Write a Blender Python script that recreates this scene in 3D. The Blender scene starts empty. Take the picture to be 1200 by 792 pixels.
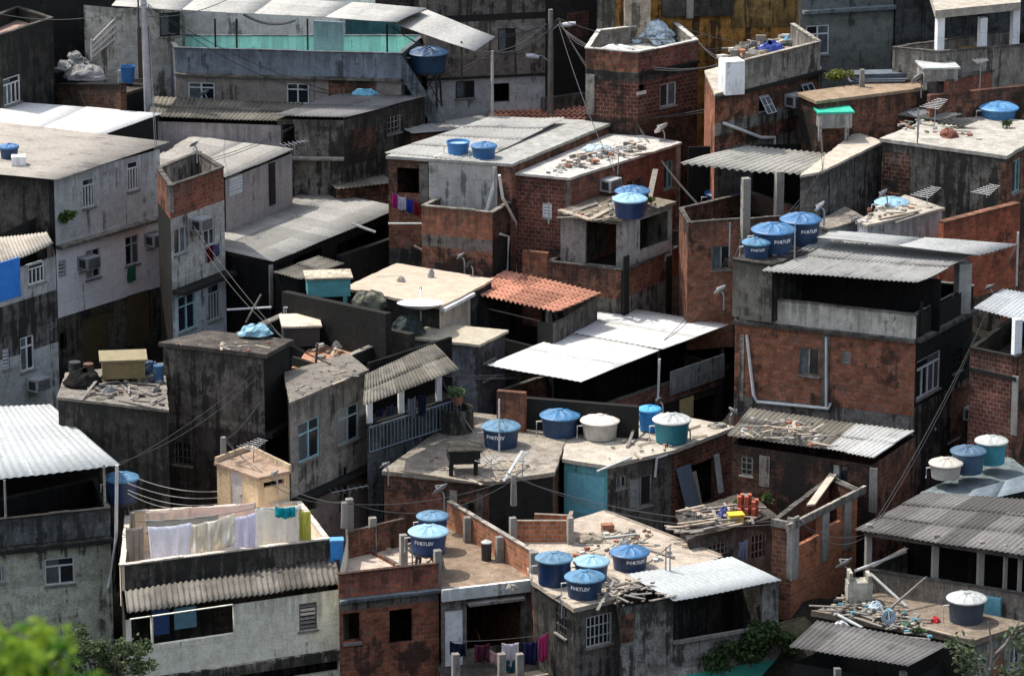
SKY = .128; SUN = 2.1; EXPO = 1.4
import bpy, math, random
from mathutils import Vector as V, noise as mnoise
random.seed(7)
SC = bpy.context.scene
COL = SC.collection
PITCH = math.radians(16.0); TH = math.tan(math.radians(7.0)); FPX = 600.0/TH
CAM = V((0, 0, 144*math.tan(PITCH)))
FWD = V((0, math.cos(PITCH), -math.sin(PITCH))); UP = V((0, math.sin(PITCH), math.cos(PITCH)))
SLOPE = 0.42

def ray(px, py):
    return FWD + V((1, 0, 0))*((px-600)/600*TH) + UP*((396-py)/600*TH)
def pz(px, py, z):
    d = ray(px, py); return CAM + d*((z-CAM.z)/d.z)
def pY(px, py, Y):
    d = ray(px, py); return CAM + d*(Y/d.y)
def ppl(px, py, off=0.0):
    d = ray(px, py); t = (SLOPE*(-144)+off-CAM.z)/(d.z-SLOPE*d.y); return CAM + d*t
def sc(p):
    return FPX/((p-CAM).dot(FWD))
def mpx(p, n):            # metres of height for n photo pixels at point p
    return n/sc(p)/0.955

# ------------------------------------------------------------------ mesh builder
ROOT = {}
class MB:
    def __init__(s): s.v = []; s.f = []; s.m = []; s.uv = []
    def face(s, pts, mi=0, uv=None):
        b = len(s.v); s.v += [V(p) for p in pts]; s.f.append(list(range(b, b+len(pts)))); s.m.append(mi)
        if uv is None:
            a = V(pts[1])-V(pts[0]); l = a.length or 1; a = a/l
            n = a.cross(V(pts[-1])-V(pts[0]))
            bb = n.cross(a); bb = bb/(bb.length or 1)
            uv = [((V(p)-V(pts[0])).dot(a), (V(p)-V(pts[0])).dot(bb)) for p in pts]
        s.uv.append(list(uv))
    def box(s, o, a, b, c, mi=0):
        o, a, b, c = V(o), V(a), V(b), V(c)
        if a.cross(b).dot(c) < 0: a, b = b, a
        p = [o, o+a, o+a+b, o+b]; q = [x+c for x in p]
        s.face(p[::-1], mi); s.face(q, mi)
        for i in range(4):
            j = (i+1) % 4; s.face([p[i], p[j], q[j], q[i]], mi)
    def cbox(s, c, sx, sy, sz, rot=0.0, mi=0, tilt=0.0):   # centre of base
        ca, sa = math.cos(rot), math.sin(rot)
        a = V((ca, sa, 0))*sx; b = V((-sa, ca, 0))*sy; z = V((0, 0, sz))
        if tilt: z = V((ca*math.sin(tilt), sa*math.sin(tilt), math.cos(tilt)))*sz; a = V((ca*math.cos(tilt), sa*math.cos(tilt), -math.sin(tilt)))*sx
        s.box(V(c)-a/2-b/2, a, b, z, mi)
    def tube(s, pts, r, n=6, mi=0, cap=True):
        pts = [V(p) for p in pts]; rings = []
        rr = r if isinstance(r, (list, tuple)) else [r]*len(pts)
        for i, p in enumerate(pts):
            t = (pts[min(i+1, len(pts)-1)]-pts[max(i-1, 0)]).normalized()
            a = t.cross(V((0, 0, 1)))
            if a.length < .1: a = t.cross(V((1, 0, 0)))
            a.normalize(); b = t.cross(a)
            rings.append([p+(a*math.cos(k*2*math.pi/n)+b*math.sin(k*2*math.pi/n))*rr[i] for k in range(n)])
        for i in range(len(rings)-1):
            for k in range(n):
                j = (k+1) % n
                s.face([rings[i][k], rings[i][j], rings[i+1][j], rings[i+1][k]], mi)
        if cap: s.face(rings[0][::-1], mi); s.face(rings[-1], mi)
    def lathe(s, c, prof, n=28, mi=0, axis=None, fn=None):
        c = V(c); az = V(axis).normalized() if axis is not None else V((0, 0, 1))
        ax = az.cross(V((0, 1, 0)));
        if ax.length < .1: ax = az.cross(V((1, 0, 0)))
        ax.normalize(); ay = az.cross(ax)
        R = []
        for (r, z) in prof:
            R.append([c+ax*(r*math.cos(k*2*math.pi/n))+ay*(r*math.sin(k*2*math.pi/n))+az*(z+(fn(r, k, n) if fn else 0)) for k in range(n)])
        for i in range(len(R)-1):
            for k in range(n):
                j = (k+1) % n
                if prof[i][0] < 1e-4: s.face([R[i][k], R[i+1][j], R[i+1][k]][::-1], mi)
                elif prof[i+1][0] < 1e-4: s.face([R[i][k], R[i][j], R[i+1][k]], mi)
                else: s.face([R[i][k], R[i][j], R[i+1][j], R[i+1][k]], mi)
    def prism(s, poly, z0, z1, mi=0):
        a = [V((p[0], p[1], z0)) for p in poly]; b = [V((p[0], p[1], z1)) for p in poly]
        s.face(b, mi, [(p.x, p.y) for p in b]); s.face(a[::-1], mi)
        for i in range(len(a)):
            j = (i+1) % len(a); s.face([a[i], a[j], b[j], b[i]], mi)
    def build(s, name, mat, parent=None, smooth=False, solid=0.0, weld=False):
        off = ROOT.get(parent.name, V()) if parent else V()
        me = bpy.data.meshes.new(name)
        if weld:
            idx = {}; nv = []; mp = []
            for p in s.v:
                k = (round(p.x, 4), round(p.y, 4), round(p.z, 4))
                if k not in idx: idx[k] = len(nv); nv.append(p)
                mp.append(idx[k])
            me.from_pydata([tuple(p-off) for p in nv], [], [[mp[i] for i in f] for f in s.f])
        else:
            me.from_pydata([tuple(p-off) for p in s.v], [], s.f)
        uvl = me.uv_layers.new(name='UVMap'); k = 0
        for pi, poly in enumerate(me.polygons):
            poly.material_index = s.m[pi]; poly.use_smooth = smooth
            for li, uv in zip(poly.loop_indices, s.uv[pi]): uvl.data[li].uv = uv
        for m in (mat if isinstance(mat, (list, tuple)) else [mat]): me.materials.append(m)
        o = bpy.data.objects.new(name, me); COL.objects.link(o)
        if parent: o.parent = parent
        ROOT[o.name] = off
        if solid:
            md = o.modifiers.new('thickness', 'SOLIDIFY'); md.thickness = solid; md.offset = 0
        return o

def tag(o, label, cat, group=None, kind=None):
    if label: o['label'] = label
    if cat: o['category'] = cat
    if group: o['group'] = group
    if kind: o['kind'] = kind
    return o
def thing(name, label, cat, loc, group=None):
    o = bpy.data.objects.new(name, None); COL.objects.link(o); o.location = loc; o.empty_display_size = .3
    ROOT[o.name] = V(loc); return tag(o, label, cat, group)

# ------------------------------------------------------------------ materials
MC = {}
def newmat(name):
    m = bpy.data.materials.new(name); m.use_nodes = True
    nt = m.node_tree; nt.nodes.clear()
    out = nt.nodes.new('ShaderNodeOutputMaterial'); b = nt.nodes.new('ShaderNodeBsdfPrincipled')
    b.inputs['Specular IOR Level'].default_value = .06; nt.links.new(b.outputs[0], out.inputs[0]); return m, nt, b
def N(nt, t, **kw):
    n = nt.nodes.new(t)
    for k, v in kw.items(): setattr(n, k, v)
    return n
def rgb(c): return (c[0], c[1], c[2], 1)
def noise(nt, vec, scale, detail=4, rough=.6):
    n = N(nt, 'ShaderNodeTexNoise'); n.inputs['Scale'].default_value = scale; n.inputs['Detail'].default_value = detail
    n.inputs['Roughness'].default_value = rough; nt.links.new(vec, n.inputs['Vector']); return n.outputs['Fac']
def mapr(nt, x, a, b, c=0., d=1., smooth=True):
    n = N(nt, 'ShaderNodeMapRange'); n.interpolation_type = 'SMOOTHSTEP' if smooth else 'LINEAR'
    nt.links.new(x, n.inputs[0])
    for i, v in enumerate((a, b, c, d)): n.inputs[i+1].default_value = v
    return n.outputs[0]
def math_(nt, op, a, b):
    n = N(nt, 'ShaderNodeMath', operation=op)
    for i, x in enumerate((a, b)):
        if isinstance(x, (int, float)): n.inputs[i].default_value = x
        else: nt.links.new(x, n.inputs[i])
    return n.outputs[0]
def mix(nt, f, a, b, mode='MIX'):
    n = N(nt, 'ShaderNodeMix', data_type='RGBA', blend_type=mode)
    for i, x in ((0, f), (6, a), (7, b)):
        if isinstance(x, (int, float)): n.inputs[i].default_value = x
        elif isinstance(x, tuple): n.inputs[i].default_value = rgb(x)
        else: nt.links.new(x, n.inputs[i])
    return n.outputs[2]
def pos(nt, scale=(1, 1, 1)):
    g = N(nt, 'ShaderNodeNewGeometry'); mp = N(nt, 'ShaderNodeMapping'); mp.inputs['Scale'].default_value = scale
    nt.links.new(g.outputs['Position'], mp.inputs[0]); return mp.outputs[0]
def bump(nt, b, h, strength=.4, dist=.02):
    n = N(nt, 'ShaderNodeBump'); n.inputs['Strength'].default_value = strength; n.inputs['Distance'].default_value = dist
    nt.links.new(h, n.inputs['Height']); nt.links.new(n.outputs[0], b.inputs['Normal'])
def dirty(nt, col, dirt, dcol=(.022, .022, .02), wall=True, sw=.75):
    """weathering: patches, running streaks and black mould creeping down from the coping (uv.y = metres below it)"""
    p = pos(nt); big = noise(nt, p, .55, 5, .62); mid = noise(nt, p, 2.6, 4, .65); fine = noise(nt, p, 14, 3, .6)
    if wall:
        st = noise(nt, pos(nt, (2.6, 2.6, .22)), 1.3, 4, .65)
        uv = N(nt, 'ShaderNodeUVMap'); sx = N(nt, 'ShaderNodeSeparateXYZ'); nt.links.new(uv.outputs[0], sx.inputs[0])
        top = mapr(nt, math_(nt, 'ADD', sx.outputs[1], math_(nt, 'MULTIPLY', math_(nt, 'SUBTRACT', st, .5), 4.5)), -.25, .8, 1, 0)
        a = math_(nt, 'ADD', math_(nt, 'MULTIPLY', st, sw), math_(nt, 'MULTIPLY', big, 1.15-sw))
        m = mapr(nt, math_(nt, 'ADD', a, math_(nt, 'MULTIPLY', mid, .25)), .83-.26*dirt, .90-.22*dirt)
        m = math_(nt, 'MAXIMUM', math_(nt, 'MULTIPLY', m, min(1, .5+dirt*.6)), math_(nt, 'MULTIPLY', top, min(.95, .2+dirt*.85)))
    else:
        a = math_(nt, 'ADD', math_(nt, 'MULTIPLY', mid, .55), math_(nt, 'MULTIPLY', big, .75))
        m = math_(nt, 'MULTIPLY', mapr(nt, a, .77-.24*dirt, .93-.24*dirt), min(1, .4+dirt*.6))
    if wall and not isinstance(col, tuple): pass
    elif wall:      # patchwork of separately rendered areas
        tb = N(nt, 'ShaderNodeTexBrick'); uq = N(nt, 'ShaderNodeUVMap'); nt.links.new(uq.outputs[0], tb.inputs['Vector']); tb.offset = .37; tb.inputs['Scale'].default_value = 1
        tb.inputs['Brick Width'].default_value = 1.9; tb.inputs['Row Height'].default_value = 1.25; tb.inputs['Mortar Size'].default_value = .012; tb.inputs['Mortar'].default_value = rgb([x*.75 for x in col])
        tb.inputs['Color1'].default_value = rgb([x*(1-.3*min(1, dirt*1.6)) for x in col]); tb.inputs['Color2'].default_value = rgb([x*(1+.18*min(1, dirt*1.6)) for x in col]); col = tb.outputs['Color']
    c = mix(nt, mapr(nt, fine, .3, .75, 0, min(1, .2+dirt*1.4)), col, mix(nt, .8, col, (.42, .4, .37), 'MULTIPLY'))
    c = mix(nt, mapr(nt, mid, .4, .62, 0, min(.8, .1+dirt*1.2)), c, mix(nt, 1., c, (.55, .52, .48), 'MULTIPLY'))
    pale = noise(nt, pos(nt, (1, 1, .6)), .95, 5, .6); c = mix(nt, mapr(nt, pale, .53, .66, 0, min(.55, dirt*.9)), c, mix(nt, 1., c, (1.7, 1.66, 1.6), 'MULTIPLY'))
    return mix(nt, m, c, dcol), fine, mid
def plaster(col, dirt=.5, dcol=(.022, .022, .02), rough=.93):
    col = (min(.8, col[0]*1.04), min(.8, col[1]), min(.8, col[2]*.93)); k = ('pl', col, dirt, dcol)
    if k in MC: return MC[k]
    m, nt, b = newmat('weathered_plaster')
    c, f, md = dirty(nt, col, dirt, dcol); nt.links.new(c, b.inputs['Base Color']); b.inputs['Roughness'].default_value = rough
    bump(nt, b, math_(nt, 'ADD', f, md), .5, .03); MC[k] = m; return m
def slabm(col, dirt=.5, dcol=(.05, .047, .042)):
    col = tuple(x*.66 for x in col); dcol = tuple(x*.8 for x in dcol); k = ('sl', col, dirt, dcol)
    if k in MC: return MC[k]
    m, nt, b = newmat('weathered_slab')
    c, f, md = dirty(nt, col, dirt, dcol, False); nt.links.new(c, b.inputs['Base Color']); b.inputs['Roughness'].default_value = .95
    bump(nt, b, math_(nt, 'ADD', f, md), .6, .03); MC[k] = m; return m
def brick(col=(.2, .08, .05), dirt=.4, mortar=(.19, .15, .125)):
    k = ('br', col, dirt, mortar)
    if k in MC: return MC[k]
    m, nt, b = newmat('hollow_brick')
    uv = N(nt, 'ShaderNodeUVMap')
    t = N(nt, 'ShaderNodeTexBrick'); nt.links.new(uv.outputs[0], t.inputs['Vector'])
    t.inputs['Scale'].default_value = 1; t.inputs['Brick Width'].default_value = .27; t.inputs['Row Height'].default_value = .165
    t.inputs['Mortar Size'].default_value = .02; t.inputs['Mortar Smooth'].default_value = .3; t.inputs['Bias'].default_value = -.1
    t.inputs['Color1'].default_value = rgb([x*.72 for x in col]); t.inputs['Color2'].default_value = rgb([min(1, x*1.22) for x in col])
    mo = noise(nt, pos(nt), 1.5, 5); t.inputs['Mortar'].default_value = rgb(mortar)
    smear = mapr(nt, mo, .6, .68, 0, .7)
    c0 = mix(nt, smear, t.outputs['Color'], mortar)
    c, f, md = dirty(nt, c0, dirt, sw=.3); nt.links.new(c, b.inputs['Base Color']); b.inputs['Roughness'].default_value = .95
    bump(nt, b, math_(nt, 'ADD', math_(nt, 'MULTIPLY', t.outputs['Fac'], -1.), math_(nt, 'MULTIPLY', f, .6)), .7, .025); MC[k] = m; return m
def corr(col=(.4, .38, .35), var=.25, dirt=.4, metal=0., rough=.8, dcol=(.05, .048, .045), band=None):
    col = tuple(x*.68 for x in col); k = ('co', col, var, dirt, metal, rough, band)
    if k in MC: return MC[k]
    m, nt, b = newmat('roof_sheet')
    uv = N(nt, 'ShaderNodeUVMap'); sp = N(nt, 'ShaderNodeSeparateXYZ'); nt.links.new(uv.outputs[0], sp.inputs[0])
    cu = math_(nt, 'FLOOR', math_(nt, 'DIVIDE', sp.outputs[0], .92), 0); cv = math_(nt, 'FLOOR', math_(nt, 'DIVIDE', sp.outputs[1], 1.7), 0)
    cb = N(nt, 'ShaderNodeCombineXYZ'); nt.links.new(cu, cb.inputs[0]); nt.links.new(cv, cb.inputs[1])
    g = N(nt, 'ShaderNodeObjectInfo'); nt.links.new(g.outputs['Random'], cb.inputs[2])
    w = N(nt, 'ShaderNodeTexWhiteNoise'); nt.links.new(cb.outputs[0], w.inputs['Vector'])
    st = N(nt, 'ShaderNodeMapping'); st.inputs['Scale'].default_value = (5, .5, 1); nt.links.new(uv.outputs[0], st.inputs[0])
    s = noise(nt, st.outputs[0], 1.2, 4, .65); p = pos(nt); bg = noise(nt, p, .9, 5, .65); fn = noise(nt, p, 9, 4, .65)
    f = mapr(nt, w.outputs['Value'], 0, 1, 1-var, 1+var*.5, False)
    cc = N(nt, 'ShaderNodeVectorMath', operation='SCALE'); cc.inputs[0].default_value = col; nt.links.new(f, cc.inputs['Scale'])
    c = mix(nt, mapr(nt, fn, .35, .75, 0, .6), cc.outputs[0], mix(nt, 1., cc.outputs[0], (.6, .57, .53), 'MULTIPLY'))
    dm = mapr(nt, math_(nt, 'ADD', math_(nt, 'MULTIPLY', s, .5), math_(nt, 'MULTIPLY', bg, .6)), .66-.24*dirt, .84-.24*dirt)
    c = mix(nt, math_(nt, 'MULTIPLY', dm, min(1, .3+.6*dirt)), c, dcol)
    nt.links.new(c, b.inputs['Base Color']); b.inputs['Roughness'].default_value = rough; b.inputs['Metallic'].default_value = metal
    bump(nt, b, fn, .25, .01); MC[k] = m; return m
def paint(col, rough=.6, metal=0., var=.25, spec=.4):
    k = ('pt', col, rough, metal, var)
    if k in MC: return MC[k]
    m, nt, b = newmat('painted_surface'); p = pos(nt)
    f = noise(nt, p, 7, 4); g = noise(nt, p, 1.7, 3)
    c = mix(nt, mapr(nt, math_(nt, 'MULTIPLY', math_(nt, 'ADD', f, g), .5), .38, .66, 0, 1), col, tuple(x*(1-var) for x in col))
    nt.links.new(c, b.inputs['Base Color']); b.inputs['Roughness'].default_value = rough; b.inputs['Metallic'].default_value = metal
    b.inputs['Specular IOR Level'].default_value = spec
    MC[k] = m; return m
def leafm(c1, c2, tr=.35):
    k = ('lf', c1, c2)
    if k in MC: return MC[k]
    m, nt, b = newmat('leaf'); p = pos(nt); f = noise(nt, p, 5, 2)
    c = mix(nt, mapr(nt, f, .35, .65), c1, c2); nt.links.new(c, b.inputs['Base Color']); b.inputs['Roughness'].default_value = .5
    t = N(nt, 'ShaderNodeBsdfTranslucent'); nt.links.new(c, t.inputs[0]); mx = N(nt, 'ShaderNodeMixShader'); mx.inputs[0].default_value = tr
    out = [n for n in nt.nodes if n.type == 'OUTPUT_MATERIAL'][0]
    nt.links.new(b.outputs[0], mx.inputs[1]); nt.links.new(t.outputs[0], mx.inputs[2]); nt.links.new(mx.outputs[0], out.inputs[0]); MC[k] = m; return m

# palette
SHADE_BLK = plaster((.012, .012, .012), .2)  # near-black: paints deep shade into open interiors, also serves as plain black
PANE_L = paint((.1, .12, .13), .25, 0, .5); PANE_W = paint((.3, .3, .28), .5, 0, .4); GLASS = paint((.018, .022, .026), .12, 0, .3); ALU = paint((.42, .43, .44), .5, 0, .2); WHITEP = paint((.62, .62, .6), .6); WOODP = paint((.13, .075, .04), .8)
BR_OLD = brick((.25, .1, .06), .5); BR_MID = brick((.33, .132, .078), .36); BR_NEW = brick((.48, .165, .075), .16, (.32, .27, .22)); BR_DK = brick((.12, .055, .036), .65, (.1, .085, .075))
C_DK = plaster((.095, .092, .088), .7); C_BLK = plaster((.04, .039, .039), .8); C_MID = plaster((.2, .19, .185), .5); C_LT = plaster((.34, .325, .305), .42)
C_GRN = plaster((.34, .36, .33), .42); W_WALL = plaster((.8, .8, .86), .06); CREAM = plaster((.8, .78, .7), .22); MAUVE = plaster((.32, .295, .305), .15)
BLUEST = plaster((.21, .25, .3), .34); GREYW = plaster((.42, .45, .47), .25); TEAL = plaster((.12, .36, .42), .12); PEACH = plaster((.72, .55, .43), .12); PINK = plaster((.42, .36, .33), .35)
OCHRE = plaster((.42, .23, .07), .5); CONC = plaster((.3, .295, .285), .2); CONCD = plaster((.17, .165, .16), .4)
S_LT = slabm((.62, .56, .47), .3, (.22, .19, .16)); S_MID = slabm((.34, .31, .27), .45); S_DK = slabm((.14, .125, .11), .5); S_BR = slabm((.34, .28, .22), .4, (.14, .115, .09)); S_GR = slabm((.58, .57, .53), .38, (.2, .19, .17)); S_WH = slabm((.72, .7, .65), .3, (.3, .28, .25))
R_WHITE = corr((.82, .82, .8), .1, .3, 0, .55); R_GREY = corr((.37, .36, .335), .25, .5); R_DARK = corr((.22, .212, .205), .4, .6); R_BEIGE = corr((.50, .45, .38), .15, .35); R_LT = corr((.5, .49, .46), .15, .4); R_BLUE = corr((.36, .42, .46), .2, .35); R_ZINC = corr((.62, .65, .66), .08, .2, .0, .5); R_CLAY = corr((.78, .38, .26), .4, .25, 0, .9, (.12, .06, .045)); R_MOSS = corr((.23, .212, .175), .35, .65)
# ------------------------------------------------------------------ buildings
FOOT = []; HOUSES = []; LOG = []
def overlap(a, b):
    for P, Q in ((a, b), (b, a)):
        for i in range(len(P)):
            p, q = P[i], P[(i+1) % len(P)]; nx, ny = q[1]-p[1], p[0]-q[0]
            l = math.hypot(nx, ny) or 1; nx /= l; ny /= l
            mp = max((x[0]*nx+x[1]*ny) for x in P); mq = min((x[0]*nx+x[1]*ny) for x in Q)
            if mq > mp-.02: return False
    return True
def shrink(P, k=.35):
    cx = sum(p[0] for p in P)/len(P); cy = sum(p[1] for p in P)/len(P); out = []
    for p in P:
        d = math.hypot(p[0]-cx, p[1]-cy) or 1; f = max(.2, (d-k)/d); out.append((cx+(p[0]-cx)*f, cy+(p[1]-cy)*f))
    return out
class Face:
    def __init__(s, a, b, z):
        s.a = V((a.x, a.y, z)); d = V((b.x-a.x, b.y-a.y, 0)); s.len = d.length; s.d = d/s.len; s.n = V((s.d.y, -s.d.x, 0)); s.z = z
    def uz(s, px, py):
        r = ray(px, py); P = CAM + r*((s.a-CAM).dot(s.n)/r.dot(s.n)); return (P-s.a).dot(s.d), P.z
    def pt(s, u, z, n=0.): return V((s.a.x, s.a.y, 0)) + s.d*u + s.n*n + V((0, 0, z))
    def bx(s, mb, u0, u1, z0, z1, n0, n1, mi=0): mb.box(s.pt(u0, z0, n0), s.d*(u1-u0), s.n*(n1-n0), V((0, 0, z1-z0)), mi)
class House:
    def __init__(s, name, label, poly, walls, roof=None, cat='house', ci=1, off=0, same=None, dz=0, H=9, bands={}, tops=None, clip=True, group='houses packed on the hillside', Y=None, maxpush=14, interior=True):
        s.poly = poly; cpx = poly[ci]; s.ci = ci
        def place(p0):
            return p0.z, [pz(x, y, p0.z) for x, y in poly]
        if same is not None:
            z = same.z+dz; s.P = [pz(x, y, z) for x, y in poly]; push = 0
        else:
            base = ppl(cpx[0], cpx[1], off) if Y is None else pY(cpx[0], cpx[1], Y)
            d = (base-CAM).normalized(); push = 0; z, s.P = place(base)
            while clip and Y is None and push < maxpush:
                q = shrink([(p.x, p.y) for p in s.P])
                if not any(overlap(q, f) for f in FOOT): break
                push += .4; z, s.P = place(base+d*push)
        s.z = z; s.H = H; s.fz = z; s.label = label
        if clip: FOOT.append(shrink([(p.x, p.y) for p in s.P]))
        HOUSES.append(s)
        c = sum(s.P, V())/len(s.P)
        LOG.append('%-26s z=%.1f Y=%.1f push=%.1f size=%s' % (label[:26], z, s.P[ci].y, push, ' '.join('%.1f' % (s.P[(i+1) % len(s.P)]-s.P[i]).length for i in range(len(s.P)))))
        s.root = thing(name, label, cat, V((c.x, c.y, z-H)), group)
        s.n = len(poly); s.F = [Face(s.P[i], s.P[(i+1) % s.n], z) for i in range(s.n)]
        s.walls = walls; s.bands = dict(bands); s.ops = {i: [] for i in range(s.n)}; s.roof = roof; s.tops = [t*.4 for t in (tops or [0]*s.n)]
        if roof and roof[0] == 'par': s.fz = z-roof[1]
    def zc(s, py, i=None):     # height of pixel row py on the vertical line at corner i
        c = s.P[s.ci if i is None else i]; d = ray(0, py); return CAM.z + d.z/d.y*(c.y-CAM.y)
    def mb(s, m, name, mat, parent=None, **k): return m.build(name, mat, parent or s.root, **k)
    # ---- openings
    def win(s, side, cx, cy, w, h, style='alu2', col=None, sill=True, lab=None):
        f = s.F[side]; ua = f.uz(cx-w/2, cy)[0]; ub = f.uz(cx+w/2, cy)[0]; z1 = f.uz(cx, cy-h/2)[1]; z0 = f.uz(cx, cy+h/2)[1]
        ua = max(.06, min(ua, f.len-.2)); ub = max(ua+.12, min(ub, f.len-.06)); z1 = min(z1, s.z-.03)
        s.ops[side].append((ua, ub, z0, z1)); w = ub-ua; h = z1-z0
        if style == 'hole': return
        fr = MB(); pn = MB(); t = .05; n0, n1 = -.1, -.03
        fm = col or ALU; pm = GLASS
        def frame(a, b, c, d, t=t):
            f.bx(fr, a, b, c, c+t, n0, n1); f.bx(fr, a, b, d-t, d, n0, n1); f.bx(fr, a, a+t, c+t, d-t, n0, n1); f.bx(fr, b-t, b, c+t, d-t, n0, n1)
        if style in ('door', 'shut'):
            mm = col or WOODP; f.bx(fr, ua, ub, z0, z1, -.08, -.03)
            if style == 'door':
                o = s.mb(fr, 'door', mm); k = MB(); f.bx(k, ub-.14, ub-.09, z0+h*.45, z0+h*.45+.12, -.03, .02); k.build('handle', ALU, o)
            else:
                for i in range(1, int(w/.16)+1): f.bx(fr, ua+i*.16-.01, ua+i*.16+.01, z0, z1, -.03, -.018)
                o = s.mb(fr, 'shutter', mm)
            if lab: o['label'] = lab
            return
        frame(ua, ub, z0, z1)
        zt = z1
        if style in ('alu4', 'alu2t'):
            zt = z1-h*.3; f.bx(fr, ua+t, ub-t, zt-.025, zt+.025, n0, n1+.005)
        if style in ('alu2', 'alu4', 'alu2t'):
            um = (ua+ub)/2; f.bx(fr, um-.03, um+.03, z0+t, (z1 if style == 'alu4' else zt)-t, n0, n1+.008)
            f.bx(pn, ua+.03, ub-.03, z0+.03, z1-.03, -.085, -.075)
        elif style == 'bars':
            nb = max(2, int(w/.17))
            for i in range(1, nb): u = ua+w*i/nb; f.bx(fr, u-.015, u+.015, z0, z1, -.03, .0)
            for zf in (.33, .68): f.bx(fr, ua, ub, z0+h*zf-.015, z0+h*zf+.015, -.025, .005)
            f.bx(pn, ua+.03, ub-.03, z0+.03, z1-.03, -.095, -.085)
        elif style == 'tall':
            nb = 4
            for i in range(1, nb): u = ua+w*i/nb; f.bx(fr, u-.02, u+.02, z0, z1-h*.24, n0, n1+.01)
            f.bx(fr, ua, ub, z1-h*.26, z1-h*.22, n0, n1+.012); f.bx(pn, ua+.03, ub-.03, z0+.03, z1-.03, -.085, -.075)
        elif style == 'louver':
            nl = max(4, int(h/.14))
            for i in range(nl):
                zz = z0+t+(h-2*t)*(i+.5)/nl
                pn.box(f.pt(ua+t, zz-.04, -.02), f.d*(w-2*t), f.n*(-.09)+V((0, 0, .07)), f.n*.01+V((0, 0, .012)))
            pm = col or ALU
        elif style == 'tilt':
            um = (ua+ub)/2
            for (a, b) in ((ua+t, ub-t),):
                dv = f.n*.42+V((0, 0, -h*.86)); tt = f.pt(a, z1-t, 0)
                pn.box(tt, f.d*(b-a), dv, f.n*.012)
                for q in (0, .5, 1): fr.box(tt+f.d*((b-a)*q-.02)+f.n*.013, f.d*.04, dv, f.n*.02)
                for q in (0, .5, 1): fr.box(tt+dv*(q*.96)+f.n*.014, f.d*(b-a), dv*.035, f.n*.02)
        o = s.mb(fr, 'window', fm)
        if style in ('alu2', 'alu4', 'alu2t', 'tall') and random.random() < .7:
            cu = MB(); sd = random.choice((0, 1)); um = (ua+ub)/2; a0, a1 = ((ua+.04, um-.02), (um+.02, ub-.04))[sd]
            f.bx(cu, a0, a1, z0+.04, z1-.04, -.072, -.066); cu.build('frosted_pane', random.choice((PANE_L, PANE_L, PANE_W)), o)
        if pn.f: pn.build('slats' if style == 'louver' else 'pane', pm, o)
        if lab: o['label'] = lab
        if sill:
            k = MB(); f.bx(k, ua-.05, ub+.05, z0-.07, z0-.005, -.1, .07); k.build('sill', CONC, o)
        return o
    def strip(s, side, px0, px1, py0, py1, mat, name='beam', n=.03):  # beam / column / ledge standing proud of a wall
        f = s.F[side]; u0 = f.uz(px0, (py0+py1)/2)[0]; u1 = f.uz(px1, (py0+py1)/2)[0]; cx = (px0+px1)/2
        z1 = f.uz(cx, py0)[1]; z0 = f.uz(cx, py1)[1]; m = MB(); f.bx(m, u0, u1, z0, z1, .002, n); return s.mb(m, name, mat)
    def ledge(s, side, z, th, mat, n=.25, name='ledge', e=.0):
        f = s.F[side]; m = MB(); f.bx(m, -e, f.len+e, z-th, z, .003, n); return s.mb(m, name, mat)
    # ---- posts, sheets on the house
    def post(s, px, py, hpx, w=.16, mat=None, z=None, name='post', round_=False):
        p = pz(px, py, s.fz if z is None else z); h = mpx(p, hpx); m = MB()
        if round_: m.tube([p, p+V((0, 0, h))], w/2, 8)
        else: m.cbox(p, w, w, h, .3)
        return s.mb(m, name, mat or CONC)
    def seg(s, pts, hpx, mat, th=.14, name='parapet', z=None, cap=None):
        m = MB(); zz = s.fz if z is None else z
        P = [pz(x, y, zz) for x, y in pts]
        for a, b in zip(P, P[1:]):
            h = mpx(a, hpx); d = (b-a).normalized(); n = V((d.y, -d.x, 0))
            o = a-n*th; m.box(o, b-a, n*th, V((0, 0, h)))
            for fi in range(len(m.f)-6, len(m.f)):
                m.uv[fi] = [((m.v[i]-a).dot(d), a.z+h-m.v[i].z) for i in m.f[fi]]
            if cap: m.box(o-n*.02+V((0, 0, h+.002)), b-a, n*(th+.04), V((0, 0, .05)), 1)
        return s.mb(m, name, [mat, cap] if cap else mat)
    def sheet(s, corners, mat, rib='f', pitch=.18, amp=.022, row=1.75, step=.022, name='roof', sag=.04, parent=None):
        dz = [corners[0][2], corners[1][2], corners[1][2]+(corners[2][2]-corners[1][2])*.4, corners[0][2]+(corners[3][2]-corners[0][2])*.4]
        q = [pz(c[0], c[1], s.z+d) for c, d in zip(corners, dz)]
        return sheetmesh(q, mat, rib, pitch, amp, row, step, name, sag, parent or s.root)
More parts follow.
